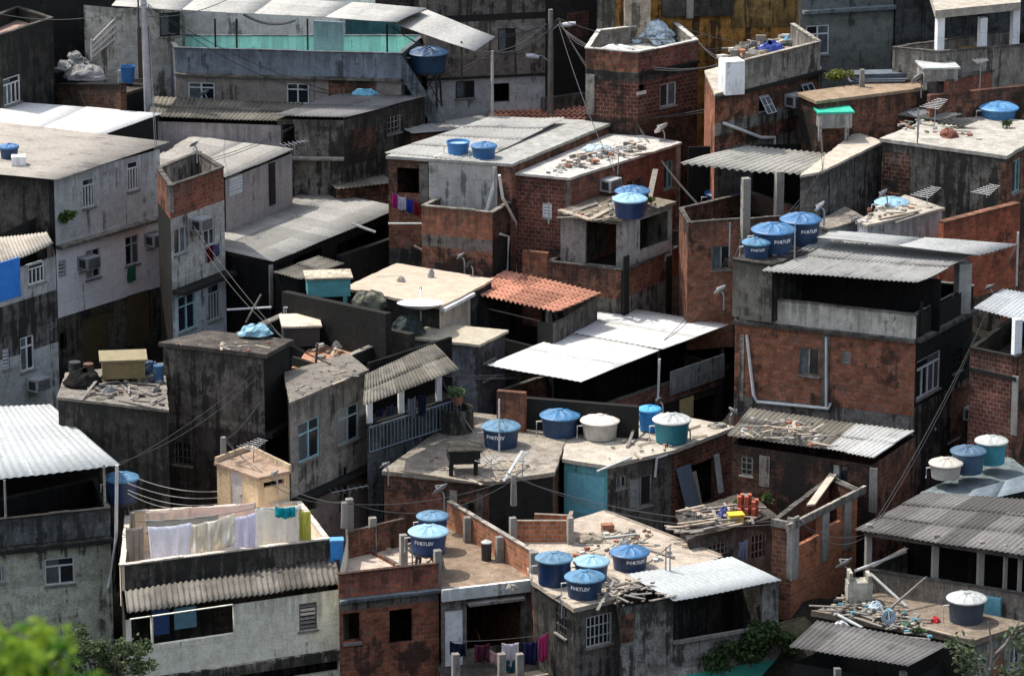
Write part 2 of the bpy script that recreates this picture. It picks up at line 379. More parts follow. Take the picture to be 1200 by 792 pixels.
    def finish(s):
        z = s.z; zb = z-s.H
        def wmat(i): return s.walls.get(i, s.walls.get('*', C_DK))
        for i in range(s.n):
            f = s.F[i]; bd = sorted(s.bands.get(i, []), key=lambda b: -b[0]); mats = [wmat(i)]+[b[1] for b in bd]
            us = sorted({0., f.len}|{x for o in s.ops[i] for x in o[:2]}); zs = sorted({zb, z}|{x for o in s.ops[i] for x in o[2:4]}|{b[0] for b in bd})
            m = MB(); t0, t1 = s.tops[i], s.tops[(i+1) % s.n]
            def tz(u): return t0+(t1-t0)*u/f.len
            for u0, u1 in zip(us, us[1:]):
                if u1-u0 < 1e-5: continue
                for z0, z1 in zip(zs, zs[1:]):
                    if z1-z0 < 1e-5: continue
                    uc, zc = (u0+u1)/2, (z0+z1)/2
                    if any(o[0] < uc < o[1] and o[2] < zc < o[3] for o in s.ops[i]): continue
                    k = sum(1 for b in bd if zc < b[0])
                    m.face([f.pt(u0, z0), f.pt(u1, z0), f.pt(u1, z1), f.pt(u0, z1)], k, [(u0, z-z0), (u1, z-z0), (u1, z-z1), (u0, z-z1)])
            if max(t0, t1) > .01:
                for u0, u1 in zip(us, us[1:]):
                    m.face([f.pt(u0, z), f.pt(u1, z), f.pt(u1, z+tz(u1)), f.pt(u0, z+tz(u0))], 0, [(u0, 0), (u1, 0), (u1, -tz(u1)), (u0, -tz(u0))])
            for (u0, u1, z0, z1) in s.ops[i]:
                a = [(u0, z0), (u1, z0), (u1, z1), (u0, z1)]
                for j in range(4):
                    p, q = a[j], a[(j+1) % 4]; zc = (p[1]+q[1])/2
                    k = sum(1 for b in bd if zc < b[0]-1e-4)
                    m.face([f.pt(p[0], p[1]), f.pt(p[0], p[1], -.15), f.pt(q[0], q[1], -.15), f.pt(q[0], q[1])], k)
            s.mb(m, 'wall', mats)
        if not s.roof: return
        kind = s.roof[0]
        if kind == 'slab':     # ('slab', mat, thick, overhang)
            _, mat, th, oh = s.roof; c = sum(s.P, V())/s.n; pl = []
            for p in s.P:
                d = V((p.x-c.x, p.y-c.y)); l = d.length; pl.append((c.x+d.x*(l+oh)/l, c.y+d.y*(l+oh)/l))
            jl = []
            for i in range(s.n):
                p, q = pl[i], pl[(i+1) % s.n]; l = math.hypot(q[0]-p[0], q[1]-p[1]); k = max(1, int(l/.3))
                for j in range(k): jl.append((p[0]+(q[0]-p[0])*j/k+random.uniform(-.022, .022), p[1]+(q[1]-p[1])*j/k+random.uniform(-.022, .022)))
            m = MB(); m.prism(jl, z+.002, z+th); s.mb(m, 'roof', [mat]); s.fz = z+th
        elif kind == 'par':    # ('par', height, floor mat, inner mat, cap mat, low sides {i: h})
            _, ph, fm, im, cm = s.roof[:5]; low = s.roof[5] if len(s.roof) > 5 else {}
            m = MB(); pl = [(p.x, p.y) for p in s.P]
            m.face([V((x, y, z-ph)) for x, y in pl], 0, pl); s.mb(m, 'roof', [fm])
            m = MB(); t = .13
            for i in range(s.n):
                f = s.F[i]; h = ph-low.get(i, 0)
                if low.get(i, 0): continue
                m.box(f.pt(0.01, z-ph+.002, -.004), f.d*(f.len-.02), f.n*(-t), V((0, 0, ph-.004)), 0)
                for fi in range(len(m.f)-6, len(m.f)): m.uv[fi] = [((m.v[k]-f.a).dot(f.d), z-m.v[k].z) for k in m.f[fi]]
                nk = max(1, int(f.len/.7))
                for kk in range(nk):
                    e0 = random.uniform(0, .02); m.box(f.pt(-.02+(f.len+.04)*kk/nk, z+.002, .02+e0), f.d*((f.len+.04)/nk-.004), f.n*(-t-.05-e0), V((0, 0, random.uniform(.035, .065))), 1)
            if m.f: s.mb(m, 'parapet', [im, cm])
def sheetmesh(q, mat, rib, pitch, amp, row, step, name, sag, parent):
    FL, FR, BR, BL = q
    if rib == 's': FL, FR, BR, BL = BL, FL, FR, BR     # ribs run along the FL-FR direction
    W = ((FR-FL).length+(BR-BL).length)/2; L = ((BL-FL).length+(BR-FR).length)/2
    nrm = (FR-FL).cross(BL-FL).normalized()
    if nrm.z < 0: nrm = -nrm
    m = MB(); nu = max(8, int(W/pitch*6)); rows = max(1, round(L/row)); sub = 3; sd = random.random()*50
    def P(a, b): return (FL*(1-a)+FR*a)*(1-b)+(BL*(1-a)+BR*a)*b
    for r in range(rows):
        b0, b1 = r/rows, min(1.0, (r+1)/rows+(.08/L if r < rows-1 else 0)); g = []
        for j in range(sub+1):
            b = b0+(b1-b0)*j/sub; ln = []
            for i in range(nu+1):
                a = i/nu; p = P(a, b); colm = int(a*W/.92)
                rnd = mnoise.noise(V((colm*3.1+sd, r*5.7, 0)))
                h = amp*math.cos(a*W/pitch*2*math.pi)+step*(1-j/sub)+sag*mnoise.noise(V((p.x*.45+sd, p.y*.45, 0)))+.022*rnd
                if j == 0 and r == 0: p = p+(P(a, 0)-P(a, .1)).normalized()*(.1*rnd)
                ln.append((p+nrm*h, (a*W, b*L)))
            g.append(ln)
        for j in range(sub):
            for i in range(nu):
                A, B, C, D = g[j][i], g[j][i+1], g[j+1][i+1], g[j+1][i]
                m.face([A[0], B[0], C[0], D[0]], 0, [A[1], B[1], C[1], D[1]])
    return m.build(name, mat, parent, smooth=True, solid=.012, weld=True)
def Wall(label, a, b, mat, th=.22, H=6, cap=None, group='walls between the houses', name='masonry_wall', off=0, Y=None, same=None, dz=0, clip=False, zb=None):
    """free-standing wall whose coping runs between two photo points; the right end may stand higher (zb)"""
    if same is not None: A = pz(a[0], a[1], same.z+dz); B = pz(b[0], b[1], same.z+dz+(zb or 0))
    else:
        A = ppl(a[0], a[1], off) if Y is None else pY(a[0], a[1], Y); B = pz(b[0], b[1], A.z+(zb or 0))
    d = (B-A); hd = V((d.x, d.y, 0)).normalized(); n = V((hd.y, -hd.x, 0))*th; m = MB()
    pts = [A, B]; dn = V((0, 0, -H)); L = V((d.x, d.y, 0)).length
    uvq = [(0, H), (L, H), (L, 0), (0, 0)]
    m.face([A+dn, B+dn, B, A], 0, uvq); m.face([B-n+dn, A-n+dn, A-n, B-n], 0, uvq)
    m.face([A, B, B-n, A-n], 1 if cap else 0); m.face([A-n+dn, A+dn, A, A-n], 0); m.face([B+dn, B-n+dn, B-n, B], 0)
    if cap:
        e = n.normalized()*.04; u = V((0, 0, .06)); m.box(A+e+V((0, 0, .003)), d, -n-e*2, u, 1)
    o = m.build(name, [mat, cap] if cap else mat); return tag(o, label, 'wall', group)
H_ = {}
# ===== bottom right: porch roof, debris slab, terrace under the dark corrugated roof
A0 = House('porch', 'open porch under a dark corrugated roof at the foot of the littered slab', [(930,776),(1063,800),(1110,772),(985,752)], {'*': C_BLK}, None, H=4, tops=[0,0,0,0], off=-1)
A0.sheet([(925,759,1.0),(1064,781,1.0),(1112,754,1.5),(958,727,1.5)], R_DARK, 'f'); A0.post(981,802,20,.2,CONC); A0.post(1058,806,20,.2,CONC)
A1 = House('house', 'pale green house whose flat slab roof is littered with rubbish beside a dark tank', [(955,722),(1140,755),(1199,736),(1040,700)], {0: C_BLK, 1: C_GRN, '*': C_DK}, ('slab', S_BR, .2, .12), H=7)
A1.win(1,1168,782,17,44,'door',paint((.2,.09,.04)),False); A1.win(1,1189,771,12,26,'alu2')
A2 = House('house', 'house with a beige terrace wall under a big dark patched corrugated roof', [(1013,668),(1216,699),(1290,655),(1085,630)], {0: plaster((.36,.33,.3),.42), '*': C_DK}, ('par', 1.15, SHADE_BLK, C_MID, CONCD), H=7)
A2.sheet([(1002,621,1.46),(1225,655,1.46),(1290,590,2.3),(1083,577,2.3)], corr((.22,.21,.2),.5,.5), 'f'); 
for x in (1016,1094,1147,1176,1193): A2.post(x,703+(x-1013)*.15,50+40,.2 if x<1150 else .12,CONC)
A2.seg([(1060,680),(1260,710)],70,SHADE_BLK,.15,'back_wall')  # near-black wall added so the terrace interior stays dark
A2.ledge(0,A2.z+1.42,.14,C_MID,.1,'beam')
# ===== bottom left
F2 = House('house', 'cream plaster house with an open porch and a lean-to of weathered corrugated sheets', [(143,702),(147,726),(398,690),(393,664)], {1: CREAM, '*': C_DK}, None, H=7, tops=[.75,0,0,.75])
F2.sheet([(149,719,.02),(400,684,.02),(393,655,.75),(146,692,.75)], corr((.23,.21,.18),.35,.6), 'f', row=9, amp=.035, pitch=.2)
F2.win(1,227,730,95,38,'hole'); F2.win(1,166,738,24,52,'hole'); F2.win(1,361,722,21,32,'louver',paint((.16,.15,.14)))
F2.win(1,340,783,120,22,'hole')
F2.ledge(1,F2.zc(797),.35,plaster((.5,.48,.42),.75),.16,'ledge')
F1 = House('house', 'house with a walled rooftop laundry terrace full of hanging sheets', [(148,600),(141,663),(386,632),(352,588)], {1: plaster((.17,.16,.15),.6), 0: C_DK, '*': PEACH}, ('par', 1.45, slabm((.95,.82,.66),.12), plaster((.8,.66,.54),.08), plaster((.7,.66,.6),.15)), H=8)
TWR = House('stair_tower', 'small peach rooftop stair tower behind the laundry terrace', [(254,545),(302,562),(339,554),(292,531)], {'*': plaster((.72,.56,.38),.1)}, ('slab', slabm((.55,.4,.3),.3), .1, .1), cat='stair tower', H=5.2, clip=False, Y=F1.P[2].y+3.5, interior=False)
TWR.win(0,277,577,14,50,'door',paint((.55,.5,.46)),False); TWR.win(1,321,566,24,6,'hole'); TWR.seg([(254,545),(292,531),(339,554)],9,plaster((.68,.56,.42),.1),.1)
G = House('house', 'grey green house with a dark open terrace under white ribbed metal roofing', [(-70,600),(-62,616),(129,596),(112,560)], {1: plaster((.15,.17,.19),.5), '*': C_DK}, ('par', 1.0, SHADE_BLK, SHADE_BLK, C_DK), H=8)
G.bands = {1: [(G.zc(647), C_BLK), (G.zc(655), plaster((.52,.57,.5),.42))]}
G.ledge(1,G.zc(648),.16,C_DK,.35); G.win(1,70,669,35,31,'alu2t',WHITEP); G.win(1,2,672,8,20,'alu2')
G.sheet([(-75,571,1.15),(142,545,1.15),(60,474,2.0),(-75,478,2.0)], corr((.56,.585,.58),.08,.25,0,.5), 'f', .25, .016, 9)
for x,y,h in ((124,622,78),(8,640,78)): G.post(x,y,h,.08,CONC,round_=True)
G.seg([(-70,600),(118,584)],55,SHADE_BLK,.15,'back_wall')  # dark backing added behind the terrace, its shade put into the colour
# ===== bottom middle
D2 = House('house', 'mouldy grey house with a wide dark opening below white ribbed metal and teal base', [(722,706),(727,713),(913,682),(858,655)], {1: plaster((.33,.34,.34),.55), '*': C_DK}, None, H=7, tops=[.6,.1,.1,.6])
D2.bands = {1: [(D2.zc(804), plaster((.07,.42,.36),.1))]}
D2.win(1,841,720,104,50,'hole'); D2.strip(1,727,742,719,752,BR_OLD,'brick_patch',.02); D2.strip(1,788,896,741,745,CONC,'sill',.12)
D2.sheet([(790,705,.12),(916,681,.12),(857,652,.72),(734,673,.72)], corr((.53,.56,.56),.08,.25,0,.5), 'f', .2, .012, 3.2)
D1 = House('house', 'house whose flat rubble strewn roof carries four blue water tanks', [(626,686),(673,717),(726,705),(846,657),(709,603),(604,634)], {0: C_DK, 1: C_MID, '*': BR_OLD}, ('slab', slabm((.64,.55,.45),.3,(.3,.24,.19)), .16, .06), H=7)
D1.win(0,658,727,12,34,'bars',C_MID); D1.win(1,702,738,30,36,'bars',paint((.5,.5,.48)))
D1.seg([(627,684),(672,713)],5,BR_NEW,.12,'kerb'); D1.seg([(674,713),(720,702)],6,BR_NEW,.12,'kerb'); D1.seg([(846,655),(711,603)],6,BR_NEW,.12,'kerb')
D1.seg([(602,640),(668,640),(672,628)],30,BR_NEW,.14,'parapet'); D1.seg([(626,626),(668,628)],24,BR_NEW,.14); D1.post(601,640,34,.22); D1.post(668,642,36,.2)
E2 = House('house', 'unfinished red brick house with two dark window holes below a brick parapet', [(408,624),(397,674),(514,661),(500,603)], {1: brick((.36,.115,.07),.28), 0: CREAM, '*': BR_OLD}, ('par', .95, slabm((.72,.6,.5),.2), BR_OLD, BR_OLD, {0: 1, 2: 1, 3: 1}), H=7.5)
E2.bands = {1: [(E2.zc(702), C_MID), (E2.zc(716), brick((.3,.1,.055),.4))]}
E2.win(1,412,734,20,32,'hole'); E2.win(1,470,733,27,39,'hole'); E2.ledge(1,E2.zc(702),.1,BLUEST,.22)
E2.strip(1,402,423,752,755,CONC,'sill',.12)
for x,y,h in ((410,634,50),(437,646,40),(473,668,42),(513,690,46)): E2.post(x,y,h,.24,CONC)
E2.seg([(408,634),(470,668)],4,BR_MID,.14,'kerb'); E2.seg([(409,627),(500,605)],4,BR_MID,.14,'kerb')
E1 = House('house', 'dark open front house with a white door and a brown roof terrace carrying two tanks', [(501,608),(517,694),(628,681),(526,617)], {1: C_MID, '*': BR_OLD}, ('slab', slabm((.4,.3,.22),.35,(.2,.15,.11)), .06, 0), same=E2, dz=-.9, H=6.5)
E1.win(1,579,730,64,55,'hole'); E1.win(1,532,748,21,66,'door',paint((.7,.72,.73)),False)
E1.ledge(1,E1.z+.12,.42,plaster((.66,.72,.74),.1),.14,'fascia'); E1.strip(1,547,612,701,704,CONC,'beam',.3)
E1.seg([(524,619),(626,681)],31,brick((.44,.16,.075),.12,(.3,.25,.2)),.15,'parapet',cap=C_LT)
for a in (.25,.62): E1.post(524+102*a-2,619+62*a+2,31,.24,CONC)
E1.post(625,682,36,.25,CONC)
# front yard of E1
YRD = House('yard', 'small front yard with a broken brick kerb and drying clothes', [(510,775),(522,812),(690,800),(640,768)], {'*': BR_OLD}, ('slab', S_DK, .1, 0), cat='yard', H=3, clip=False, Y=E1.P[1].y-2.2, group='yards')
for x in (534,588,609): YRD.post(x,803,38,.24,CONC)
YRD.seg([(618,800),(678,790)],6,BR_NEW,.15,'kerb')
# ===== brick frame and shack right of centre
BRK = House('house', 'unfinished brick room with bare concrete beams and no roof', [(905,610),(928,614),(1005,575),(972,560)], {0: brick((.22,.085,.05),.3), 1: brick((.42,.145,.07),.14,(.28,.2,.15)), '*': BR_MID}, ('par', 2.4, S_DK, BR_OLD, CONCD, {1: 1}), H=3.5)
BRK.win(1,948,616,25,34,'hole',sill=False); BRK.win(1,977,597,17,34,'hole',sill=False); BRK.strip(0,923,931,606,678,CONC,'column',.08); BRK.strip(1,926,934,606,678,CONC,'column',.08)
for x,y in ((966,594),(992,580)): BRK.strip(1,x-4,x+4,y,y+62,CONC,'column',.06)
BRK.ledge(1,BRK.z+.1,.26,C_LT,.12,'beam',.4); BRK.ledge(0,BRK.z+.1,.26,C_LT,.12,'beam'); BRK.ledge(2,BRK.z+.1,.26,C_LT,.05,'beam')
m = MB(); p, q = pz(945,597,BRK.z), pz(972,560,BRK.z); m.box(p+V((0,0,.12)), q-p, V((.3,.1,0)), V((0,0,.06))); m.build('plank', paint((.42,.36,.28),.9), BRK.root)
BRK.post(933,700,-1,.2) if False else None
C = House('shack', 'shack with weathered wooden walls and a roof piled with planks bricks and pots', [(797,606),(808,634),(906,608),(874,580)], {1: plaster((.22,.215,.21),.5), '*': C_DK}, ('slab', S_DK, .12, .15), H=4.5)
C.win(1,842,646,24,20,'bars',CONC,False); C.win(1,889,640,18,30,'bars',CONC,False)
# ===== centre: roof of the five tanks
O1 = House('house', 'brick house with a broad grey flat roof carrying tanks and a concrete water box', [(545,488),(450,556),(573,568),(648,557),(668,500)], {1: BR_OLD, 2: C_BLK, '*': BR_OLD}, ('slab', slabm((.46,.41,.34),.4,(.12,.11,.1)), .16, .1), ci=2, H=6)
O1.win(1,548,599,17,21,'alu2',C_DK); O1.strip(1,527,536,574,608,CONC,'column',.04); O1.strip(1,559,566,578,612,CONCD,'column',.04)
O2 = House('house', 'house with a turquoise shed room and a sunny flat roof carrying three tanks', [(668,500),(661,541),(712,549),(787,531),(859,504),(758,485)], {1: plaster((.14,.4,.46),.14), 2: C_MID, 3: brick((.2,.075,.05),.45), '*': C_DK}, ('slab', slabm((.66,.6,.5),.25,(.3,.27,.23)), .14, .1), same=O1, ci=2, H=6, dz=-.02)
O2.win(1,686,578,44,46,'door',paint((.17,.46,.54),.5),False); O2.win(2,751,576,26,36,'alu2',CONC); O2.win(2,728,565,12,14,'alu2',CONC)
O2.win(3,823,566,28,50,'hole')
# ===== left centre
I2 = House('house', 'grey plaster wing with two turquoise framed windows above a pink lower storey', [(336,440),(340,475),(429,437),(408,418)], {1: C_LT, '*': C_DK}, ('slab', slabm((.28,.255,.22),.35), .12, .1), H=9)
I2.bands = {1: [(I2.zc(586), plaster((.36,.31,.29),.25))]}
I2.win(1,362,515,25,46,'alu4',paint((.3,.48,.52))); I2.win(1,408,497,25,42,'alu4',paint((.35,.45,.45))); I2.ledge(1,I2.zc(584),.16,C_BLK,.5)
I2.win(1,403,573,12,52,'alu2',C_LT,False); I2.win(1,357,592,28,20,'bars',C_LT,False)
I1 = House('house', 'tall black mouldy concrete block with a flat cap and a small barred window', [(191,406),(309,419),(339,403),(246,393)], {0: plaster((.18,.17,.165),.6), 1: C_BLK, '*': C_BLK}, ('slab', S_DK, .16, .16), H=9)
I1.bands = {0: [(I1.zc(508), plaster((.085,.08,.085),.55))]}
I1.win(0,214,531,21,27,'bars',C_MID); I1.ledge(1,I1.zc(507),.2,C_BLK,.3); I1.win(1,322,522,24,20,'hole')
J = House('house', 'veranda house with a mossy ribbed roof white posts and washing behind the railing', [(432,455),(430,500),(537,466),(508,436)], {1: BLUEST, '*': C_BLK}, ('par', .1, S_DK, C_BLK, C_BLK), H=7)
J.bands = {1: [(J.z-.15, plaster((.13,.15,.17),.5))]}
J.sheet([(425,477,1.55),(538,433,1.55),(508,402,2.2),(428,439,2.2)], R_MOSS, 'f', row=1.2)
for x,y in ((433,500),(470,488),(514,474)): J.post(x,y,55,.2,W_WALL)
J.seg([(433,486),(530,454)],60,SHADE_BLK,.12,'back_wall')  # near-black backing paints the shade inside the veranda
K = House('house', 'mottled blue grey box house with a sunny bare slab on top', [(475,397),(560,406),(592,390),(512,382)], {0: plaster((.22,.25,.31),.5), 1: plaster((.1,.1,.12),.4), '*': C_DK}, ('slab', slabm((.62,.55,.43),.2,(.42,.33,.12)), .1, .12), H=7)
K.win(1,573,416,13,12,'louver',C_MID); K.win(1,573,437,13,12,'louver',C_MID)
# ===== right: big brick house
P2 = House('house', 'low brick annex under a mossy broken corrugated roof with one pale sheet', [(858,520),(1022,545),(1073,517),(890,495)], {0: BR_DK, 1: BR_OLD, '*': BR_DK}, None, H=6, tops=[0,0,.5,.5])
P2.sheet([(852,511,.1),(972,527,.1),(1008,497,.75),(880,478,.75)], R_MOSS, 'f'); P2.sheet([(968,526,.14),(1024,537,.14),(1072,505,.8),(1004,497,.8)], corr((.55,.55,.53),.2,.3), 'f')
P2.strip(0,1019,1028,548,600,CONC,'column',.05); P2.win(0,875,546,14,22,'bars',CONC); P2.win(0,984,556,20,24,'alu2',C_DK); P2.strip(0,890,902,534,570,C_LT,'column',.03)
P = House('house', 'big two storey brick house with a white walled terrace under grey roofing', [(862,347),(1074,370),(1141,335),(958,318)], {0: plaster((.56,.56,.53),.28), 1: C_BLK, '*': C_DK}, ('par', .85, SHADE_BLK, SHADE_BLK, C_LT, {1: 1}), H=10)
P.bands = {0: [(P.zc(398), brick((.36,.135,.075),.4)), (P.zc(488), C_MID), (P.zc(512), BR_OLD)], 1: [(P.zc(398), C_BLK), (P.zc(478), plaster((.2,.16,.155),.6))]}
P.ledge(0,P.zc(397),.14,C_MID,.22); P.ledge(1,P.zc(397),.14,C_MID,.22)
P.win(0,948,424,24,32,'alu2',C_LT); P.win(0,991,419,11,16,'louver',CONC,False); P.strip(0,867,872,392,470,C_LT,'column',.04); P.strip(0,963,972,392,482,CONCD,'column',.04)
P.win(1,1088,439,27,44,'tall',WHITEP); P.win(1,1122,422,10,26,'bars',C_DK); P.win(1,1091,506,14,34,'door',paint((.06,.05,.05)),False); P.win(1,1117,500,12,30,'alu2',C_MID); P.win(1,1121,468,8,10,'hole')
P.strip(1,1113,1141,452,520,BR_OLD,'brick_patch',.02)
P.sheet([(893,318,1.3),(1074,333,1.3),(1150,294,1.55),(966,279,1.75)], corr((.44,.435,.41),.14,.45), 'f', row=3, sag=.09)
P.sheet([(956,279,1.85),(1146,299,1.7),(1192,287,1.75),(975,272,1.85)], corr((.46,.47,.46),.1,.35), 's', row=3)
P.seg([(908,358),(1090,378)],0.1,C_BLK)
P.seg([(900,364),(1100,388)],58,SHADE_BLK,.12,'back_wall');  # near-black backing added to darken the terrace under the roofing
P.post(908,376,62,.16,C_LT); P.post(1079,394,40,.1,C_BLK); P.post(1127,366,58,.5,plaster((.5,.52,.53),.2)); P.post(1191,335,62,.08,WHITEP,round_=True)
m = MB(); f = P.F[1]
for u in (.05,.35,.65): f.bx(m, f.len*u, f.len*u+.06, P.z-.85, P.z+.1, -.1, -.04)
f.bx(m, 0, f.len*.75, P.z+.05, P.z+.1, -.1, -.04); o = m.build('railing', C_LT, P.root); m = MB(); f.bx(m, .1, f.len*.75, P.z-.8, P.z+.04, -.075, -.065); m.build('pane', GLASS, o)
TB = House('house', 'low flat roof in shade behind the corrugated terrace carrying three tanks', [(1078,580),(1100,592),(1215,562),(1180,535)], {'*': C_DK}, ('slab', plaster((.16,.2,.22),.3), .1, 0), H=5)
TB.sheet([(1120,596,.2),(1215,572,.2),(1215,553,.5),(1140,575,.5)], R_BLUE, 's')
Q = House('house', 'dark brick house at the right edge with a white post below a blue shaded awning', [(1137,408),(1191,420),(1230,400),(1190,370)], {0: brick((.16,.06,.045),.45), 1: BR_OLD, '*': BR_DK}, ('par', .8, S_DK, BR_DK, C_BLK), H=9)
Q.sheet([(1141,362,1.1),(1206,379,1.1),(1240,350,1.7),(1176,338,1.7)], corr((.52,.55,.57),.15,.25), 'f'); Q.post(1190,440,66,.28,W_WALL); Q.strip(0,1186,1193,440,510,CONC,'column',.05); Q.strip(0,1137,1192,436,441,C_BLK,'beam',.06)
# ===== middle: white roof, clay tiles, beige slab
NH = House('house', 'house with an open floor under a big bright white L shaped metal roof', [(585,458),(694,480),(848,428),(752,402)], {0: BR_OLD, 1: brick((.2,.075,.055),.35), '*': BR_DK}, ('par', 1.0, SHADE_BLK, BR_OLD, C_MID, {0: 1}), H=7)
NH.bands = {1: [(NH.zc(502), C_BLK)]}
NH.sheet([(571,428,1.25),(681,448,1.25),(778,408,1.5),(667,389,1.5)], R_WHITE, 'f', .25, .009, 2.2, .015, sag=.02); NH.sheet([(633,383,1.36),(777,410,1.36),(855,380,1.6),(706,356,1.6)], R_WHITE, 'f', .25, .009, 2.2, .015, sag=.02)
NH.strip(1,785,847,425,452,plaster((.27,.3,.33),.25),'wall_panel',.08); NH.win(1,826,480,30,34,'hole'); NH.strip(1,796,812,466,500,plaster((.52,.4,.22),.1),'wall_panel',.03)
for x,y,h in ((696,475,42),(706,472,42)): NH.post(x,y,h,.32,BR_MID,name='pier')
NH.post(771,462,55,.09,CONC,round_=True); NH.post(846,440,70,.12,CONC); NH.seg([(610,466),(700,480),(840,434)],54,SHADE_BLK,.12,'back_wall')  # back wall coloured near-black to darken the open floor
WD = Wall('black mouldy wall behind the row of tanks', (608,466), (747,477), C_BLK, .25, 4, Y=NH.P[1].y-.6); WB = Wall('short stub of bare brick wall left of the black wall', (582,458), (615,461), BR_MID, .25, 4, Y=NH.P[1].y-.75)
NP = House('house', 'low black house in the gap between the white metal roof and the block tower', [(800,432),(832,440),(872,424),(850,404)], {'*': C_BLK}, ('slab', S_DK, .12, .1), H=6, clip=False, Y=NH.P[2].y+.8)
MH = House('house', 'house with a bright terracotta tile roof above a dark open front', [(556,358),(648,380),(700,355),(604,330)], {0: C_BLK, 1: CONCD, '*': C_DK}, None, H=6, tops=[0,0,.6,.6])
MH.win(0,600,382,60,36,'hole'); MH.post(643,392,30,.2,C_LT,z=MH.z-.9)
MH.sheet([(547,344,.35),(652,366,.35),(705,344,.9),(595,317,.9)], R_CLAY, 'f', .24, .05, .42, .045, sag=.03)
LH = House('house', 'house with a sunlit beige flat roof and a pale pink side wall', [(405,340),(515,362),(551,343),(576,330),(466,312)], {0: C_DK, 1: plaster((.5,.44,.38),.15), '*': C_DK}, ('slab', slabm((.68,.57,.45),.12,(.4,.33,.26)), .1, .1), H=6)
LH.ledge(1,LH.z+.02,.12,W_WALL,.22,'gutter'); LH.post(518,362,-1,.1) if False else None
LB = House('house', 'black stained low house with a cluttered yard roof beside the mouldy grey house', [(68,468),(197,483),(192,428),(78,440)], {'*': C_DK}, ('slab', S_MID, .1, .05), H=8)
ZT = House('terrace', 'small terracotta floored terrace with low dark walls', [(342,432),(410,438),(436,414),(375,396)], {'*': C_BLK}, ('slab', slabm((.56,.3,.19),.1,(.4,.25,.18)), .05, 0), cat='terrace', H=4, group='yards')
ZT.seg([(342,430),(372,440)],12,C_BLK,.15); ZT.seg([(400,436),(470,408)],14,C_DK,.2,cap=C_LT)
Wall('long black retaining wall stepping down beside the white railing', (330,342), (452,368), C_BLK, .3, 4, Y=ZT.P[2].y+2.5, zb=.2)
Wall('black mouldy wall below the beige flat roof', (385,372), (480,392), plaster((.07,.065,.065),.6), .3, 5, Y=ZT.P[2].y+1.6, zb=.1)
# ===== left: tall houses
H2 = House('house', 'narrow grey house with a bright blue panel under a pale sloping roof', [(-30,300),(-20,326),(65,300),(50,262)], {1: GREYW, '*': C_DK}, None, H=9, tops=[.9,0,0,.9])
H2.bands = {1: [(H2.zc(366), plaster((.15,.15,.15),.65)), (H2.zc(428), plaster((.42,.45,.47),.32))]}
H2.strip(1,-12,23,306,352,paint((.03,.2,.62),.5),'blue_panel',.04); H2.win(1,43,320,19,24,'tall',WHITEP); H2.win(1,32,414,16,40,'alu4',WHITEP); H2.win(1,7,420,8,24,'louver',ALU)
H2.sheet([(-22,323,.05),(63,286,.05),(55,272,1.0),(-35,282,1.0)], R_BEIGE, 'f')
H1 = House('house', 'large three storey house with grey plaster above a whitewashed floor and mouldy base', [(-35,199),(63,209),(187,175),(60,156)], {0: plaster((.13,.12,.115),.5), 1: plaster((.5,.53,.56),.22), '*': C_DK}, None, H=12, tops=[0,0,.0,.0], ci=1)
H1.bands = {1: [(H1.zc(289), W_WALL), (H1.zc(373), plaster((.12,.115,.1),.6))]}
H1.win(1,104,226,14,34,'tall',WHITEP); H1.win(1,156,206,13,34,'tall',WHITEP); H1.win(1,73,315,9,20,'louver',ALU,False); H1.win(1,109,309,17,34,'alu4',ALU); H1.win(1,155,293,16,34,'alu4',ALU)
H1.win(1,112,396,30,52,'shut',paint((.1,.07,.035)),False); H1.win(1,162,372,26,58,'shut',paint((.11,.08,.04)),False); H1.win(1,74,400,7,20,'hole',sill=False)
H1.ledge(1,H1.zc(288),.12,C_LT,.35); H1.strip(0,58,64,210,290,C_BLK,'column',.02)
H1.sheet([(-40,201,.06),(66,211,.06),(199,167,.06),(-60,137,.06)], corr((.46,.42,.365),.1,.5), 's', row=20, amp=.008, step=.012, sag=.015)
H3 = House('house', 'narrow white house with a bare brick parapet on its roof', [(184,198),(199,219),(262,197),(232,178)], {0: BR_OLD, 1: brick((.26,.085,.05),.25), '*': BR_OLD}, ('par', 1.0, S_DK, C_LT, C_MID), H=12)
H3.bands = {0: [(H3.zc(258), C_BLK)], 1: [(H3.zc(257), plaster((.42,.43,.43),.38)), (H3.zc(343), plaster((.5,.56,.62),.3))]}
H3.ledge(1,H3.zc(340),.16,C_BLK,.55); H3.win(1,211,282,14,31,'alu2',ALU); H3.win(1,245,271,13,34,'alu2',ALU); H3.win(1,219,366,20,42,'alu4',paint((.3,.5,.52))); H3.win(1,251,354,14,42,'tall',ALU)
Y = House('carport', 'black open carport under a wide pale grey ribbed roof', [(222,290),(317,309),(465,248),(372,229)], {'*': SHADE_BLK}, None, cat='carport', H=7, Y=H3.P[1].y+2.0)
Y.sheet([(213,283,.12),(320,307,.12),(472,243,.15),(369,222,.2)], corr((.4,.39,.36),.3,.35), 's', .22, .014, 3.5, .02, sag=.02); Y.win(1,352,330,52,60,'hole',sill=False); Y.win(1,425,298,60,48,'hole',sill=False); Y.strip(1,315,319,310,362,CONC,'post',.06); Y.strip(1,462,466,250,300,CONC,'post',.05)
